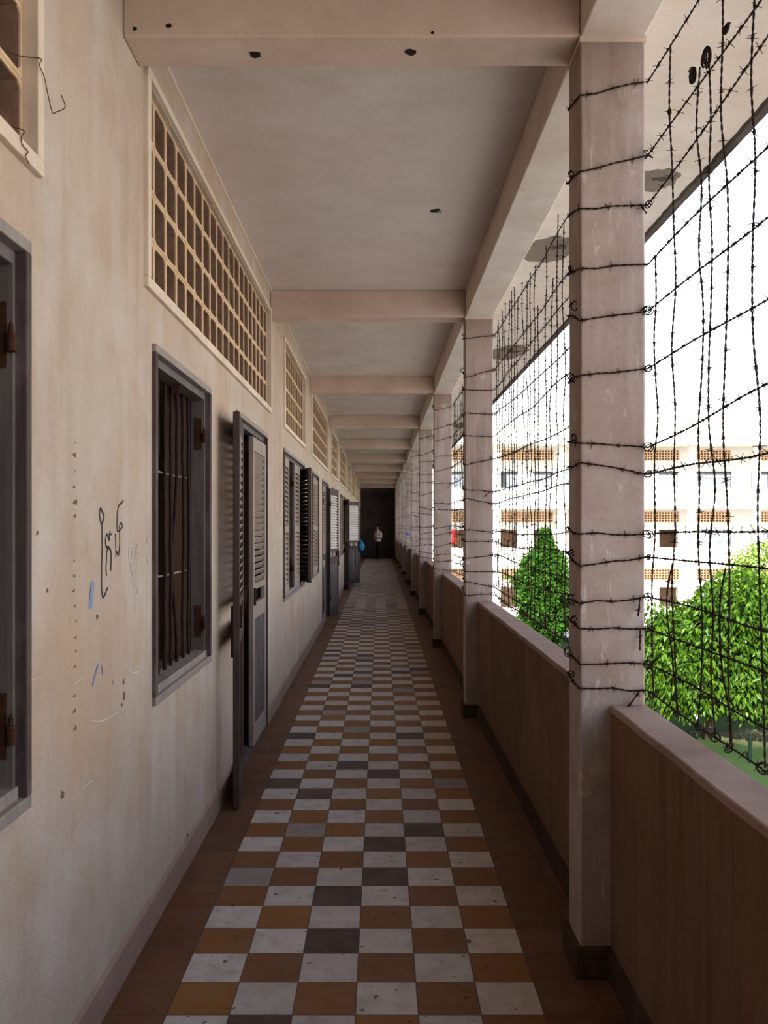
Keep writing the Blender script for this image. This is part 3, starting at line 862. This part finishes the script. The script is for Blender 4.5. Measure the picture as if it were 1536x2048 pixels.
for i in range(n):
    for j in range(n): fs.append((i*(n+1)+j, (i+1)*(n+1)+j, (i+1)*(n+1)+j+1, i*(n+1)+j+1))
mb.add(vs, fs)
tag(mb.build('lawn', M['lawn'], smooth=True), 'courtyard lawn with bare sandy patches under the trees', 'lawn', kind='stuff')
mb = MB(); mb.box(1.2, 44, 46.5, 54.4, GZ-.02, GZ+.04)
tag(mb.build('path', M['paving']), 'pale paved path in front of the opposite building', kind='structure')

# ------------------------------------------------------------------ outside: trees
def leafmat(name, a, b, tr):
    t = NT(name)
    rnd_ = t.geo.outputs['Random Per Island']
    c = t.mix(rnd_, a, b)
    t.color(c); t.rough(.45, .35)
    tl = t.n('ShaderNodeBsdfTranslucent'); t.L(t.mix(rnd_, tr, tuple(x*.6 for x in tr)), tl.inputs['Color'])
    mx = t.n('ShaderNodeMixShader'); mx.inputs[0].default_value = .28
    t.L(t.b.outputs[0], mx.inputs[1]); t.L(tl.outputs[0], mx.inputs[2]); t.L(mx.outputs[0], t.out.inputs['Surface'])
    return t.m
M['leaf_mid'] = leafmat('leaf_green', (.024,.062,.005), (.115,.215,.016), (.16,.30,.014))
M['leaf_dark'] = leafmat('leaf_dark_green', (.028,.085,.012), (.10,.225,.03), (.13,.30,.025))
M['leaf_yellow'] = leafmat('leaf_yellow_green', (.16,.27,.05), (.34,.43,.10), (.42,.52,.1))
M['bark'] = wood('tree_bark', (.10,.07,.05), (.17,.125,.09), (.25,.21,.17), .4)
M['flower_w'] = simple('white_petals', (.85,.82,.78), .7, .05)
M['flower_o'] = simple('orange_petals', (.9,.48,.12), .7, .1)

def leaves(mb, n, sampler, size, rr, droop=.6):
    for _ in range(n):
        p, out = sampler()
        d = (out*.5 + Vector((rr.gauss(0,.5), rr.gauss(0,.5), rr.gauss(0,.4)-droop))).normalized()
        s = d.cross(Vector((rr.gauss(0,1), rr.gauss(0,1), rr.gauss(0,1)))).normalized()
        up = s.cross(d); L = size*(.7+.6*rr.random()); W = L*.24
        tip = p + d*L - Vector((0,0,L*.18))
        m = p + d*L*.45
        mb.add([p, m + s*W + up*W*.25, tip, m - s*W + up*W*.25], [(0,1,2),(0,2,3)])
def tree(name, base, H, trunk_h, trunk_r, sampler_fn, n, size, mat, lab, cat, rr, droop=.6, flowers=None, branches=6, spread=1.0):
    root = empty(name, base, lab, cat)
    mb = MB(); b = Vector(base)
    pts = [b + Vector((.05*math.sin(i*1.1), .05*math.cos(i*.9), .004 + (trunk_h + (H-trunk_h)*.5)*i/8)) for i in range(9)]
    mb.tube(pts, [trunk_r*(1.25 if i == 0 else 1-.08*i) for i in range(9)], 10)
    for i in range(branches):
        a = i*2.4; p0 = pts[3+i % 4]
        q = [p0 + Vector((math.cos(a)*spread*f, math.sin(a)*spread*f, f*spread*.7)) for f in (0,.35,.7,1)]
        mb.tube(q, [trunk_r*.5, trunk_r*.36, trunk_r*.25, trunk_r*.1], 6)
    mb.build('trunk', M['bark'], root, world=True, smooth=True)
    mb = MB(); leaves(mb, n, lambda: sampler_fn(rr), size, rr, droop)
    mb.build('crown', mat, root, world=True)
    if flowers:
        fm, fn = flowers; mb = MB()
        for _ in range(fn):
            p, out = sampler_fn(rr); 
            for q in range(5):
                a = q*1.257 + rr.random(); d = Vector((math.cos(a), math.sin(a)*.5-.5, math.sin(a)*.8)); s = Vector((-math.sin(a),.2,math.cos(a)))
                mb.add([p+out*.08, p+out*.1+d*.035+s*.022, p+out*.12+d*.075, p+out*.1+d*.035-s*.022], [(0,1,2,3)])
        mb.build('blossoms', fm, root, world=True)
    return root
def lump_sampler(lumps, inner=.62):
    wts = [r[0]*r[1]*r[2] for _, r in lumps]
    def f(rr):
        c, r = rr.choices(lumps, wts)[0]
        d = Vector((rr.gauss(0,1), rr.gauss(0,1), rr.gauss(0,1))).normalized()
        q = inner + (1-inner)*math.sqrt(rr.random())
        return Vector((c[0]+d.x*r[0]*q, c[1]+d.y*r[1]*q, c[2]+d.z*r[2]*q)), d
    return f
# round tree close to the parapet
bx, by = 8.85, 23.8
rr = random.Random(5)
L1 = [((bx+.1,by,-1.9),(1.75,1.7,1.55)), ((bx-1.1,by-.3,-2.1),(1.05,1.1,1.25)), ((bx+1.3,by-.2,-1.6),(1.3,1.3,1.5)), ((bx+.7,by-.7,-.6),(1.3,1.1,1.05)),
      ((bx-.7,by-.8,-2.6),(1.1,.9,.9)), ((bx+.9,by-1.0,-2.6),(1.2,.9,.9)), ((bx-1.5,by,-1.3),(.55,.6,.8)), ((bx+2.1,by,-2.2),(1.0,1.0,1.2))]
tree('round_tree', (bx,by,GZ), 4.3, 1.0, .13, lump_sampler(L1), 19000, .18, M['leaf_mid'], 'round glossy green tree just beyond the parapet at the right edge', 'tree', rr, .75, (M['flower_w'], 26))
# conical tree
bx, by = 7.5, 40.0
def cone_s(rr, bx=bx, by=by):
    f = rr.random()**.62; z0, z1 = -3.75, 1.45
    z = z1 - (z1-z0)*f
    tab = ((0,.05),(.08,.20),(.17,.34),(.23,.66),(.4,1.08),(.62,1.2),(.87,.95),(1.0,.45))
    for (fa, ra), (fb, rb) in zip(tab[:-1], tab[1:]):
        if fa <= f <= fb: prof = ra + (rb-ra)*(f-fa)/(fb-fa)
    a = rr.random()*6.283; q = .45 + .55*math.sqrt(rr.random())
    prof *= 1 + .20*math.sin(a*3+z*2.1) + .15*math.sin(a*5-z*4.7) + .10*math.sin(a*9+z*9) + (.22*rr.random() if rr.random() < .2 else 0)
    d = Vector((math.cos(a), math.sin(a), .35)).normalized()
    return Vector((bx+math.cos(a)*prof*q, by+math.sin(a)*prof*q, z)), d
tree('conical_tree', (bx,by,GZ), 5.6, .7, .09, cone_s, 24000, .19, M['leaf_dark'], 'conical green tree seen between the first two pillars', 'tree', random.Random(6), .1, None, 5, .5)
bx, by = 16.0, 36.0
L3 = [((bx,by,-1.0),(2.1,1.9,1.9)), ((bx-.9,by-.5,-1.9),(1.3,1.2,1.2)), ((bx+1.4,by-.4,-.4),(1.5,1.3,1.4)), ((bx-.2,by,.0),(1.1,1.1,.9))]
tree('flowering_tree', (bx,by,GZ), 5.0, 1.2, .12, lump_sampler(L3, .5), 11000, .16, M['leaf_yellow'], 'pale yellow-green flowering tree behind the round tree', 'tree', random.Random(8), .3, (M['flower_o'], 60), 6, 1.2)
# small white-flowered shrub beside the round tree
bx, by = 10.2, 33.0
L4 = [((bx,by,-3.2),(.8,.8,.95)), ((bx+.5,by,-2.8),(.6,.6,.8))]
tree('flowering_shrub', (bx,by,GZ), 1.8, .3, .04, lump_sampler(L4, .4), 2500, .13, M['leaf_mid'], 'white-blossomed shrub half hidden behind the round tree beside the near pillar', 'shrub', random.Random(9), .3, (M['flower_w'], 90), 4, .5)
# thin stake by the lawn
mb = MB(); mb.tube([(8.95,21.3,GZ-.02),(8.96,21.3,GZ+.5),(8.95,21.3,GZ+.62)], .045, 10); mb.tube([(8.95,21.3,GZ+.62),(8.95,21.3,GZ+.66)], [.05,.02], 10)
M['stake'] = simple('green_post_paint', (.008,.020,.014), .7)
tag(mb.build('garden_post', M['stake']), 'short dark green post on the lawn by the round tree trunk', 'post')

# ------------------------------------------------------------------ outside: opposite building
BY = 55.0; PIT = 4.06; BX0 = 7.33 - 2*PIT      # facade plane, pillar pitch
M['bwhite'] = plaster('white_facade', (.80,.77,.71), (.78,.72,.62), (.84,.82,.78), (.62,.56,.48), .3, .5, .1, 'v')
M['bwall'] = plaster('gallery_facade', (.90,.88,.85), (.88,.84,.78), (.9,.88,.86), (.78,.73,.66), .3, .5, .1)  # even near-white plaster of the gallery rear walls
M['bvent'] = simple('facade_grille_tan', (.80,.58,.40), .9, .1, 3)
M['bdark'] = simple('facade_recess', (.60,.44,.33), .9, .2, 1)
M['bshut'] = simple('grey_blue_shutter', (.20,.215,.24), .8, .1, 4)
M['bframe'] = simple('facade_frame_grey', (.22,.20,.185), .8, .1, 4)
bld = empty('school_building', (BX0+5*PIT, BY, GZ), 'white three-storey building with open galleries across the courtyard', 'building')
px2z = lambda py: CAMZ + (1050-py)*BY/F
NB = 10; XA = BX0 - .3; XB = BX0 + NB*PIT + .3; BD = 1.9      # gallery depth
top = px2z(850)
mb = MB(); mb.box(XA, XB, BY-.75, BY+9, px2z(890), px2z(872)); mb.box(XA, XB, BY-.1, BY+9, px2z(872), top); mb.box(XA, XB, BY-.16, BY+.3, top, top+.12)
tag(mb.build('roof_parapet', M['bwhite'], bld, world=True), 'white roof edge')
floors = [(px2z(976), px2z(1013)), (px2z(1095), px2z(1132)), (px2z(1214), px2z(1251))]
for fi, (zt, zb) in enumerate(floors):
    mb = MB()
    if fi < 2:
        mb.box(XA, XB, BY, BY+.14, zb, zt); mb.box(XA, XB, BY-.04, BY+BD+7, zb-.15, zb)
        mb.build('gallery_parapet', M['bwhite'], bld, world=True)
    else:
        mb.box(XA, XB, BY-.3, BY+BD+7, GZ, zb+.35); mb.build('ground_plinth', M['bwhite'], bld, world=True)
FL = [floors[0][1], floors[1][1], floors[2][1]]       # gallery floor heights
CLG = [px2z(890), floors[0][1]-.15, floors[1][1]-.15]
for i in range(NB+1):
    x = BX0 + PIT*i
    mb = MB(); mb.box(x-.19, x+.19, BY-.02, BY+.33, GZ, px2z(890)); mb.build('pillar', M['bwhite'], bld, world=True)
# gallery rear walls with real recesses
i_of = lambda v: v[1]-v[0] > 3
def rear_wall(fl, cl, holes):
    mb = MB(); y0, y1 = BY+BD, BY+BD+.2
    xs = sorted({XA, XB} | {h[0] for h in holes} | {h[1] for h in holes}); zs = sorted({fl, cl} | {h[2] for h in holes} | {h[3] for h in holes})
    for i in range(len(xs)-1):
        for j in range(len(zs)-1):
            cx, cz = (xs[i]+xs[i+1])/2, (zs[j]+zs[j+1])/2
            if any(h[0] < cx < h[1] and h[2] < cz < h[3] for h in holes): continue
            mb.box(xs[i], xs[i+1], y0, y1, zs[j], zs[j+1])
    mb.build('gallery_wall', M['bwall'], bld, world=True)
mb = MB(); mb.box(XA, XB, BY+BD+2.4, BY+BD+2.6, GZ, top-.3); mb.build('inner_wall', M['bdark'], bld, world=True)
for fi in range(3):
    fl, cl = FL[fi], CLG[fi]; H = cl-fl
    holes = []; vents = []; wins = []
    for i in range(NB):
        x = BX0 + PIT*i; sh = .0
        v = (x+.5, x+PIT-.2, cl-.82, cl-.15) if i % 2 == 0 else (x+1.0, x+3.15, cl-.82, cl-.15); vents.append(v); holes.append(v)
        for (a, b) in (((.5, 1.5), (2.6, 3.75)) if i % 2 == 0 else ((1.0, 3.15),)):
            w = (x+a, x+b, fl+1.0, fl+2.25); wins.append((w, i)); holes.append(w)
    rear_wall(fl, cl, holes)
    for v in vents:
        mb = MB(); y0 = BY+BD-.01
        nx, nz = (18 if i_of(v) else 11), 4; dx = (v[1]-v[0])/nx; dz = (v[3]-v[2])/nz
        for q in range(nx+1): mb.box(v[0]+q*dx-.038, v[0]+q*dx+.038, y0, y0+.10, v[2], v[3])
        for q in range(nz+1): mb.box(v[0], v[1], y0+.001, y0+.099, v[2]+q*dz-.034, v[2]+q*dz+.034)
        tag(mb.build('block_grille', M['bvent'], bld, world=True), 'tan perforated block grille')
    for (w, i) in wins:
        mb = MB(); y0 = BY+BD-.03
        mb.box(w[0]-.05, w[0], y0, y0+.15, w[2]-.05, w[3]+.05); mb.box(w[1], w[1]+.05, y0, y0+.15, w[2]-.05, w[3]+.05)
        mb.box(w[0], w[1], y0, y0+.15, w[3], w[3]+.05); mb.box(w[0], w[1], y0, y0+.15, w[2]-.05, w[2])
        fr = mb.build('window', M['bframe'], bld, world=True)
        if fi == 0 or (i + int(w[0]*3)) % 3 == 0:      # shutters closed
            mb = MB(); n = 4; dw = (w[1]-w[0])/n
            for q in range(n):
                for s in range(3):
                    h3 = (w[3]-w[2])/3
                    mb.box(w[0]+q*dw+.03, w[0]+(q+1)*dw-.03, y0+.05, y0+.07, w[2]+s*h3+.03, w[2]+(s+1)*h3-.03)
                mb.box(w[0]+q*dw, w[0]+(q+1)*dw, y0+.07, y0+.09, w[2], w[3])
            tag(mb.build('shutters', M['bshut'], fr, world=True), 'grey-blue closed shutters')
        else:
            for (p, q) in ((w[0]-.42, w[0]-.06), (w[1]+.06, w[1]+.42)):
                mb = MB(); mb.box(p, q, y0-.03, y0, w[2], w[3])
                tag(mb.build('open_shutter', M['bwhite'], fr, world=True), 'pale shutter folded open')
mb = MB(); x = (906-760)*(BY-.05)/F
for i in range(6):
    mb.box(x-.16+i*.05, x-.16+(i+1)*.05, BY-.06-(i % 2)*.02, BY-.03-(i % 2)*.02, .35, 1.3)
M['redcloth'] = simple('red_cloth', (.62,.03,.03), .8, .15, 5)
tag(mb.build('red_cloth', M['redcloth']), 'red cloth hanging over the gallery rail of the opposite building', 'cloth')

# ------------------------------------------------------------------ small items far down the corridor
M['bluebag'] = simple('blue_plastic', (.02,.33,.55), .4, .2, 8, .5)
yy = 23.62; xx = -.50; mb = MB(); zc = CAMZ + (1050-1093)*yy/F
N, K = 9, 12; vs = []; fs = []
for i in range(N):
    f = i/(N-1); r = .075*math.sin(math.pi*min(.97, .06+f*.9))**.7*(.65+.5*(1-f)); z = zc - .13 + .30*f
    for j in range(K):
        a = 2*math.pi*j/K; q = r*(1+.18*math.sin(a*3+f*5))
        vs.append((xx + q*math.cos(a)*1.1, yy + q*math.sin(a)*.7, z))
for i in range(N-1):
    for j in range(K): fs.append((i*K+j, i*K+(j+1) % K, (i+1)*K+(j+1) % K, (i+1)*K+j))
fs.append(tuple(range(K-1,-1,-1))); mb.add(vs, fs)
mb.tube([(xx-.02,yy,zc+.16),(xx-.05,yy-.02,zc+.26),(xx-.075,yy-.04,zc+.20)], .006, 5)
tag(mb.build('plastic_bag', M['bluebag'], smooth=True), 'small turquoise plastic bag hanging off the third doorway leaf', 'bag')
yp = YC(6); zc = CAMZ + (1050-1068)*yp/F; x0 = (815.5-760)*yp/F
M['bluesign'] = simple('blue_paper', (.06,.22,.62), .6, .1, 8)
mb = MB(); y0 = yp-.012
mb.add([(x0-.06,y0,zc+.0),(x0-.01,y0,zc+.05),(x0-.01,y0,zc+.025),(x0+.045,y0,zc+.025),(x0+.045,y0,zc-.025),(x0-.01,y0,zc-.025),(x0-.01,y0,zc-.05)], [(0,2,1),(0,5,2),(0,6,5),(2,5,4,3)])
tag(mb.build('arrow_sign', M['bluesign']), 'small blue arrow sign fixed on a far pillar', 'sign')

# ------------------------------------------------------------------ the person at the far end
def skin_mesh(name, verts, edges, radii, mat, parent, sub=2, root=0):
    me = bpy.data.meshes.new(name); me.from_pydata(verts, edges, []); me.update()
    o = bpy.data.objects.new(name, me); COL.objects.link(o)
    m = o.modifiers.new('skin', 'SKIN'); m.use_smooth_shade = True; m.branch_smoothing = .3
    for i, r in enumerate(radii):
        sv = me.skin_vertices[0].data[i]
        sv.radius = r if isinstance(r, tuple) else (r, r)
        sv.use_root = (i == root)
    s = o.modifiers.new('sub', 'SUBSURF'); s.levels = sub; s.render_levels = sub
    dg = bpy.context.evaluated_depsgraph_get(); dg.update()
    ev = o.evaluated_get(dg)
    nm = bpy.data.meshes.new_from_object(ev)
    bpy.data.objects.remove(o)
    for p in nm.polygons: p.use_smooth = True
    nm.materials.clear(); nm.materials.append(mat)
    o = bpy.data.objects.new(name, nm); COL.objects.link(o); o.parent = parent
    return o
M['skin'] = simple('skin_tan', (.34,.20,.13), .55, .08, 6)
M['shirt'] = simple('pale_pink_shirt', (.66,.50,.52), .85, .06, 9)
M['trousers'] = simple('black_trousers', (.02,.02,.025), .85, .2, 9)
M['hair'] = simple('black_hair', (.012,.010,.009), .6, .2, 20)
M['shoe'] = simple('black_shoe', (.015,.014,.013), .4, .2, 9)
M['lips'] = simple('lips', (.20,.09,.075), .6, .1)
M['phone'] = simple('phone_black', (.02,.02,.022), .3, .1, 5)
PY = 40.2; PXx = -.09
per = empty('person', (PXx, PY, 0.0), 'person in pale pink shirt and black trousers at the dark end of the corridor', 'person', rotz=R(38))
S = 1.52/1.70
# forward is -x, own left side is -y (toward the viewer)
V = []; E = []; RR = []
def pv(f, s, z, r, link=None):
    V.append((-f*S, s*S, z*S)); RR.append((r[0]*S, r[1]*S) if isinstance(r, tuple) else r*S)
    i = len(V)-1
    if link is not None: E.append((link, i))
    return i
pel = pv(0,0,.93,.10); sp = pv(.01,0,1.10,.088,pel); ch = pv(0,0,1.28,.098,sp); nb = pv(0,0,1.42,.07,ch); nk = pv(.03,0,1.49,.05,nb)
hd0 = pv(.055,0,1.545,.066,nk); hd1 = pv(.045,0,1.605,.085,hd0); hd2 = pv(.035,0,1.665,.062,hd1)
pv(.135,0,1.575,.014,hd1)                                   # nose
for s in (-1,1): pv(.03,s*.088,1.60,.014,hd1)                # ears
for s in (-1,1):
    hip = pv(0,s*.09,.88,.074,pel); kn = pv(.02,s*.10,.48,.048,hip); an = pv(-.01,s*.105,.085,.034,kn); pv(.12,s*.115,.035,.034,an)
    sh = pv(0,s*.185,1.38,.055,ch); el = pv(.0,s*.235,1.12,.042,sh); wr = pv(.19,s*.11,1.17,.028,el)
    pm = pv(.245,s*.065,1.195,(.018,.034),wr)
    for q in range(4):                                       # four fingers of different length, curled round the phone
        ln = (.035,.042,.038,.028)[q]; zz = 1.225 - q*.019
        k1 = pv(.27,s*.058,zz,.0095,pm); k2 = pv(.27+ln,s*.042,zz+.006,.009,k1); pv(.265+ln,s*.018,zz+.008,.0075,k2)
    t1 = pv(.232,s*.040,1.23,.011,pm); pv(.255,s*.022,1.258,.009,t1)
body = skin_mesh('body', V, E, RR, M['skin'], per)
# clothes
V = []; E = []; RR = []
def loft(mb, rings, K=28):
    '''rings: (forward, side, z, depth radius, width radius), closed tube'''
    vs = []; fs = []
    for (f, sd, z, rf, rs) in rings:
        for k in range(K):
            a = 2*math.pi*k/K; ca, sa = math.cos(a), math.sin(a)
            vs.append((-(f + rf*ca*(1+.06*sa*sa))*S, (sd + rs*sa)*S, z*S))
    n = len(rings)
    for i in range(n-1):
        for k in range(K): fs.append((i*K+k, i*K+(k+1) % K, (i+1)*K+(k+1) % K, (i+1)*K+k))
    mb.add(vs, fs)
mb = MB()
loft(mb, [(.0,0,.885,.112,.162),(.0,0,.89,.134,.180),(.005,0,.93,.138,.184),(.014,0,1.02,.132,.176),(.014,0,1.10,.130,.174),(.010,0,1.18,.132,.180),(.005,0,1.27,.134,.190),(0,0,1.34,.124,.190),(0,0,1.385,.105,.172),(.002,0,1.415,.085,.130),(.006,0,1.44,.068,.082),(.012,0,1.47,.060,.062),(.014,0,1.478,.053,.055)])
for sg in (-1, 1):
    P = [Vector(p) for p in ((-.0,.10,1.35),(0,.185,1.355),(.0,.222,1.27),(.0,.238,1.14),(.025,.232,1.105),(.09,.178,1.135),(.165,.125,1.162),(.178,.117,1.166))]
    Q = catmull([Vector((-p.x*S, sg*p.y*S, p.z*S)) for p in P], 5); n = len(Q)
    mb.tube(Q, [(.074 - .030*(q/(n-1)))*S for q in range(n)], 16)
o = mb.build('shirt', M['shirt'], per, smooth=True); tag(o, 'pale pink long-sleeved shirt')
V = []; E = []; RR = []
w0 = pv(0,0,.99,(.125,.165)); h = pv(0,0,.86,(.132,.165),w0)
for s in (-1,1):
    k = pv(.005,s*.088,.76,.102,h); m = pv(.02,s*.10,.48,.078,k); q = pv(0,s*.107,.25,.068,m); pv(-.01,s*.107,.035,.066,q)
tag(skin_mesh('trousers', V, E, RR, M['trousers'], per), 'black long trousers')
for s in (-1,1):
    V = []; E = []; RR = []
    a = pv(-.055,s*.112,.038,.036); b = pv(.03,s*.114,.042,.042,a); c = pv(.12,s*.118,.034,.038,b); pv(.17,s*.12,.028,.028,c)
    o = skin_mesh('shoe', V, E, RR, M['shoe'], per)
mb = MB(); vs = []; fs = []; NU, NV = 32, 18
def hairpt(u, v):
    th = math.pi*v/NV; a = 2*math.pi*u/NU
    w = 1 + .03*math.sin(a*7+th*5)
    return (.028 + .106*math.sin(th)*math.cos(a)*w, .094*math.sin(th)*math.sin(a)*w, 1.618 + .108*math.cos(th)*w)
for v in range(NV+1):
    for u in range(NU):
        f, sd, z = hairpt(u, v); vs.append((-f*S, sd*S, z*S))
for v in range(NV):
    for u in range(NU):
        f, sd, z = hairpt(u+.5, v+.5)
        line = 1.655 if f > .07 else 1.61 if f > .0 else 1.545
        if z > line: fs.append((v*NU+u, v*NU+(u+1) % NU, (v+1)*NU+(u+1) % NU, (v+1)*NU+u))
mb.add(vs, fs); mb.build('hair', M['hair'], per, smooth=True)
for s in (-1,1):
    mb = MB(); c = Vector((-.112*S, s*.032*S, 1.612*S))
    vs = []; fs = []
    for i in range(5):
        for j in range(8):
            th = math.pi*(i+.5)/5; ph = 2*math.pi*j/8
            vs.append(c + Vector((math.sin(th)*math.cos(ph), math.sin(th)*math.sin(ph), math.cos(th)))*.011)
    for i in range(4):
        for j in range(8): fs.append((i*8+j, i*8+(j+1) % 8, (i+1)*8+(j+1) % 8, (i+1)*8+j))
    mb.add(vs, fs); mb.build('eye', M['hair'], per, smooth=True)
mb = MB(); mb.box(-.122*S,-.100*S,-.022*S,.022*S,1.546*S,1.553*S); mb.build('mouth', M['lips'], per)
# the phone the person holds
ph = MB(); ph.obox((0,0,0), (.004,0,.006), (0,.037,0), (-.045,0,.055))
tag(ph.build('phone', M['phone'], loc=(PXx - .288*S*math.cos(R(38)), PY - .288*S*math.sin(R(38)), 1.245*S), rotz=R(38), bevel=.003), 'dark phone held in both hands by the person at the end', 'phone')

# ------------------------------------------------------------------ light, sky, camera
w = bpy.data.worlds.new('sky'); scn.world = w; w.use_nodes = True
nt = w.node_tree; bg = nt.nodes['Background']
tc = nt.nodes.new('ShaderNodeTexCoord'); sx = nt.nodes.new('ShaderNodeSeparateXYZ'); nt.links.new(tc.outputs['Generated'], sx.inputs[0])
cr = nt.nodes.new('ShaderNodeValToRGB'); nt.links.new(sx.outputs['Z'], cr.inputs[0])
cr.color_ramp.elements[0].position = 0.0; cr.color_ramp.elements[0].color = (1.0,.985,.96,1)
cr.color_ramp.elements[1].position = .75; cr.color_ramp.elements[1].color = (.26,.37,.58,1)
e = cr.color_ramp.elements.new(.28); e.color = (.82,.88,.98,1)
nt.links.new(cr.outputs[0], bg.inputs['Color']); bg.inputs['Strength'].default_value = 2.3
sun = bpy.data.lights.new('sun', 'SUN'); sun.energy = 12.0; sun.angle = R(.6); sun.color = (1,.965,.91)
so = bpy.data.objects.new('sun', sun); COL.objects.link(so)
d = Vector((-.27,-.80,.52)).normalized()
so.rotation_euler = d.to_track_quat('Z', 'Y').to_euler(); so.location = (0,0,30)

cam = bpy.data.cameras.new('camera'); co = bpy.data.objects.new('camera', cam); COL.objects.link(co)
co.location = (0,0,CAMZ); co.rotation_euler = (R(90),0,0)
cam.sensor_fit = 'VERTICAL'; cam.sensor_height = 24; cam.sensor_width = 18
cam.lens = F/2048*24; cam.shift_x = 8/2048; cam.shift_y = 26/2048
cam.clip_start = .05; cam.clip_end = 500
cam.dof.use_dof = True; cam.dof.focus_distance = 4.2; cam.dof.aperture_fstop = cam.lens/1000/.0042
scn.camera = co
vs_ = scn.view_settings; vs_.view_transform = 'Standard'; vs_.look = 'None'; vs_.exposure = .22; vs_.gamma = .84
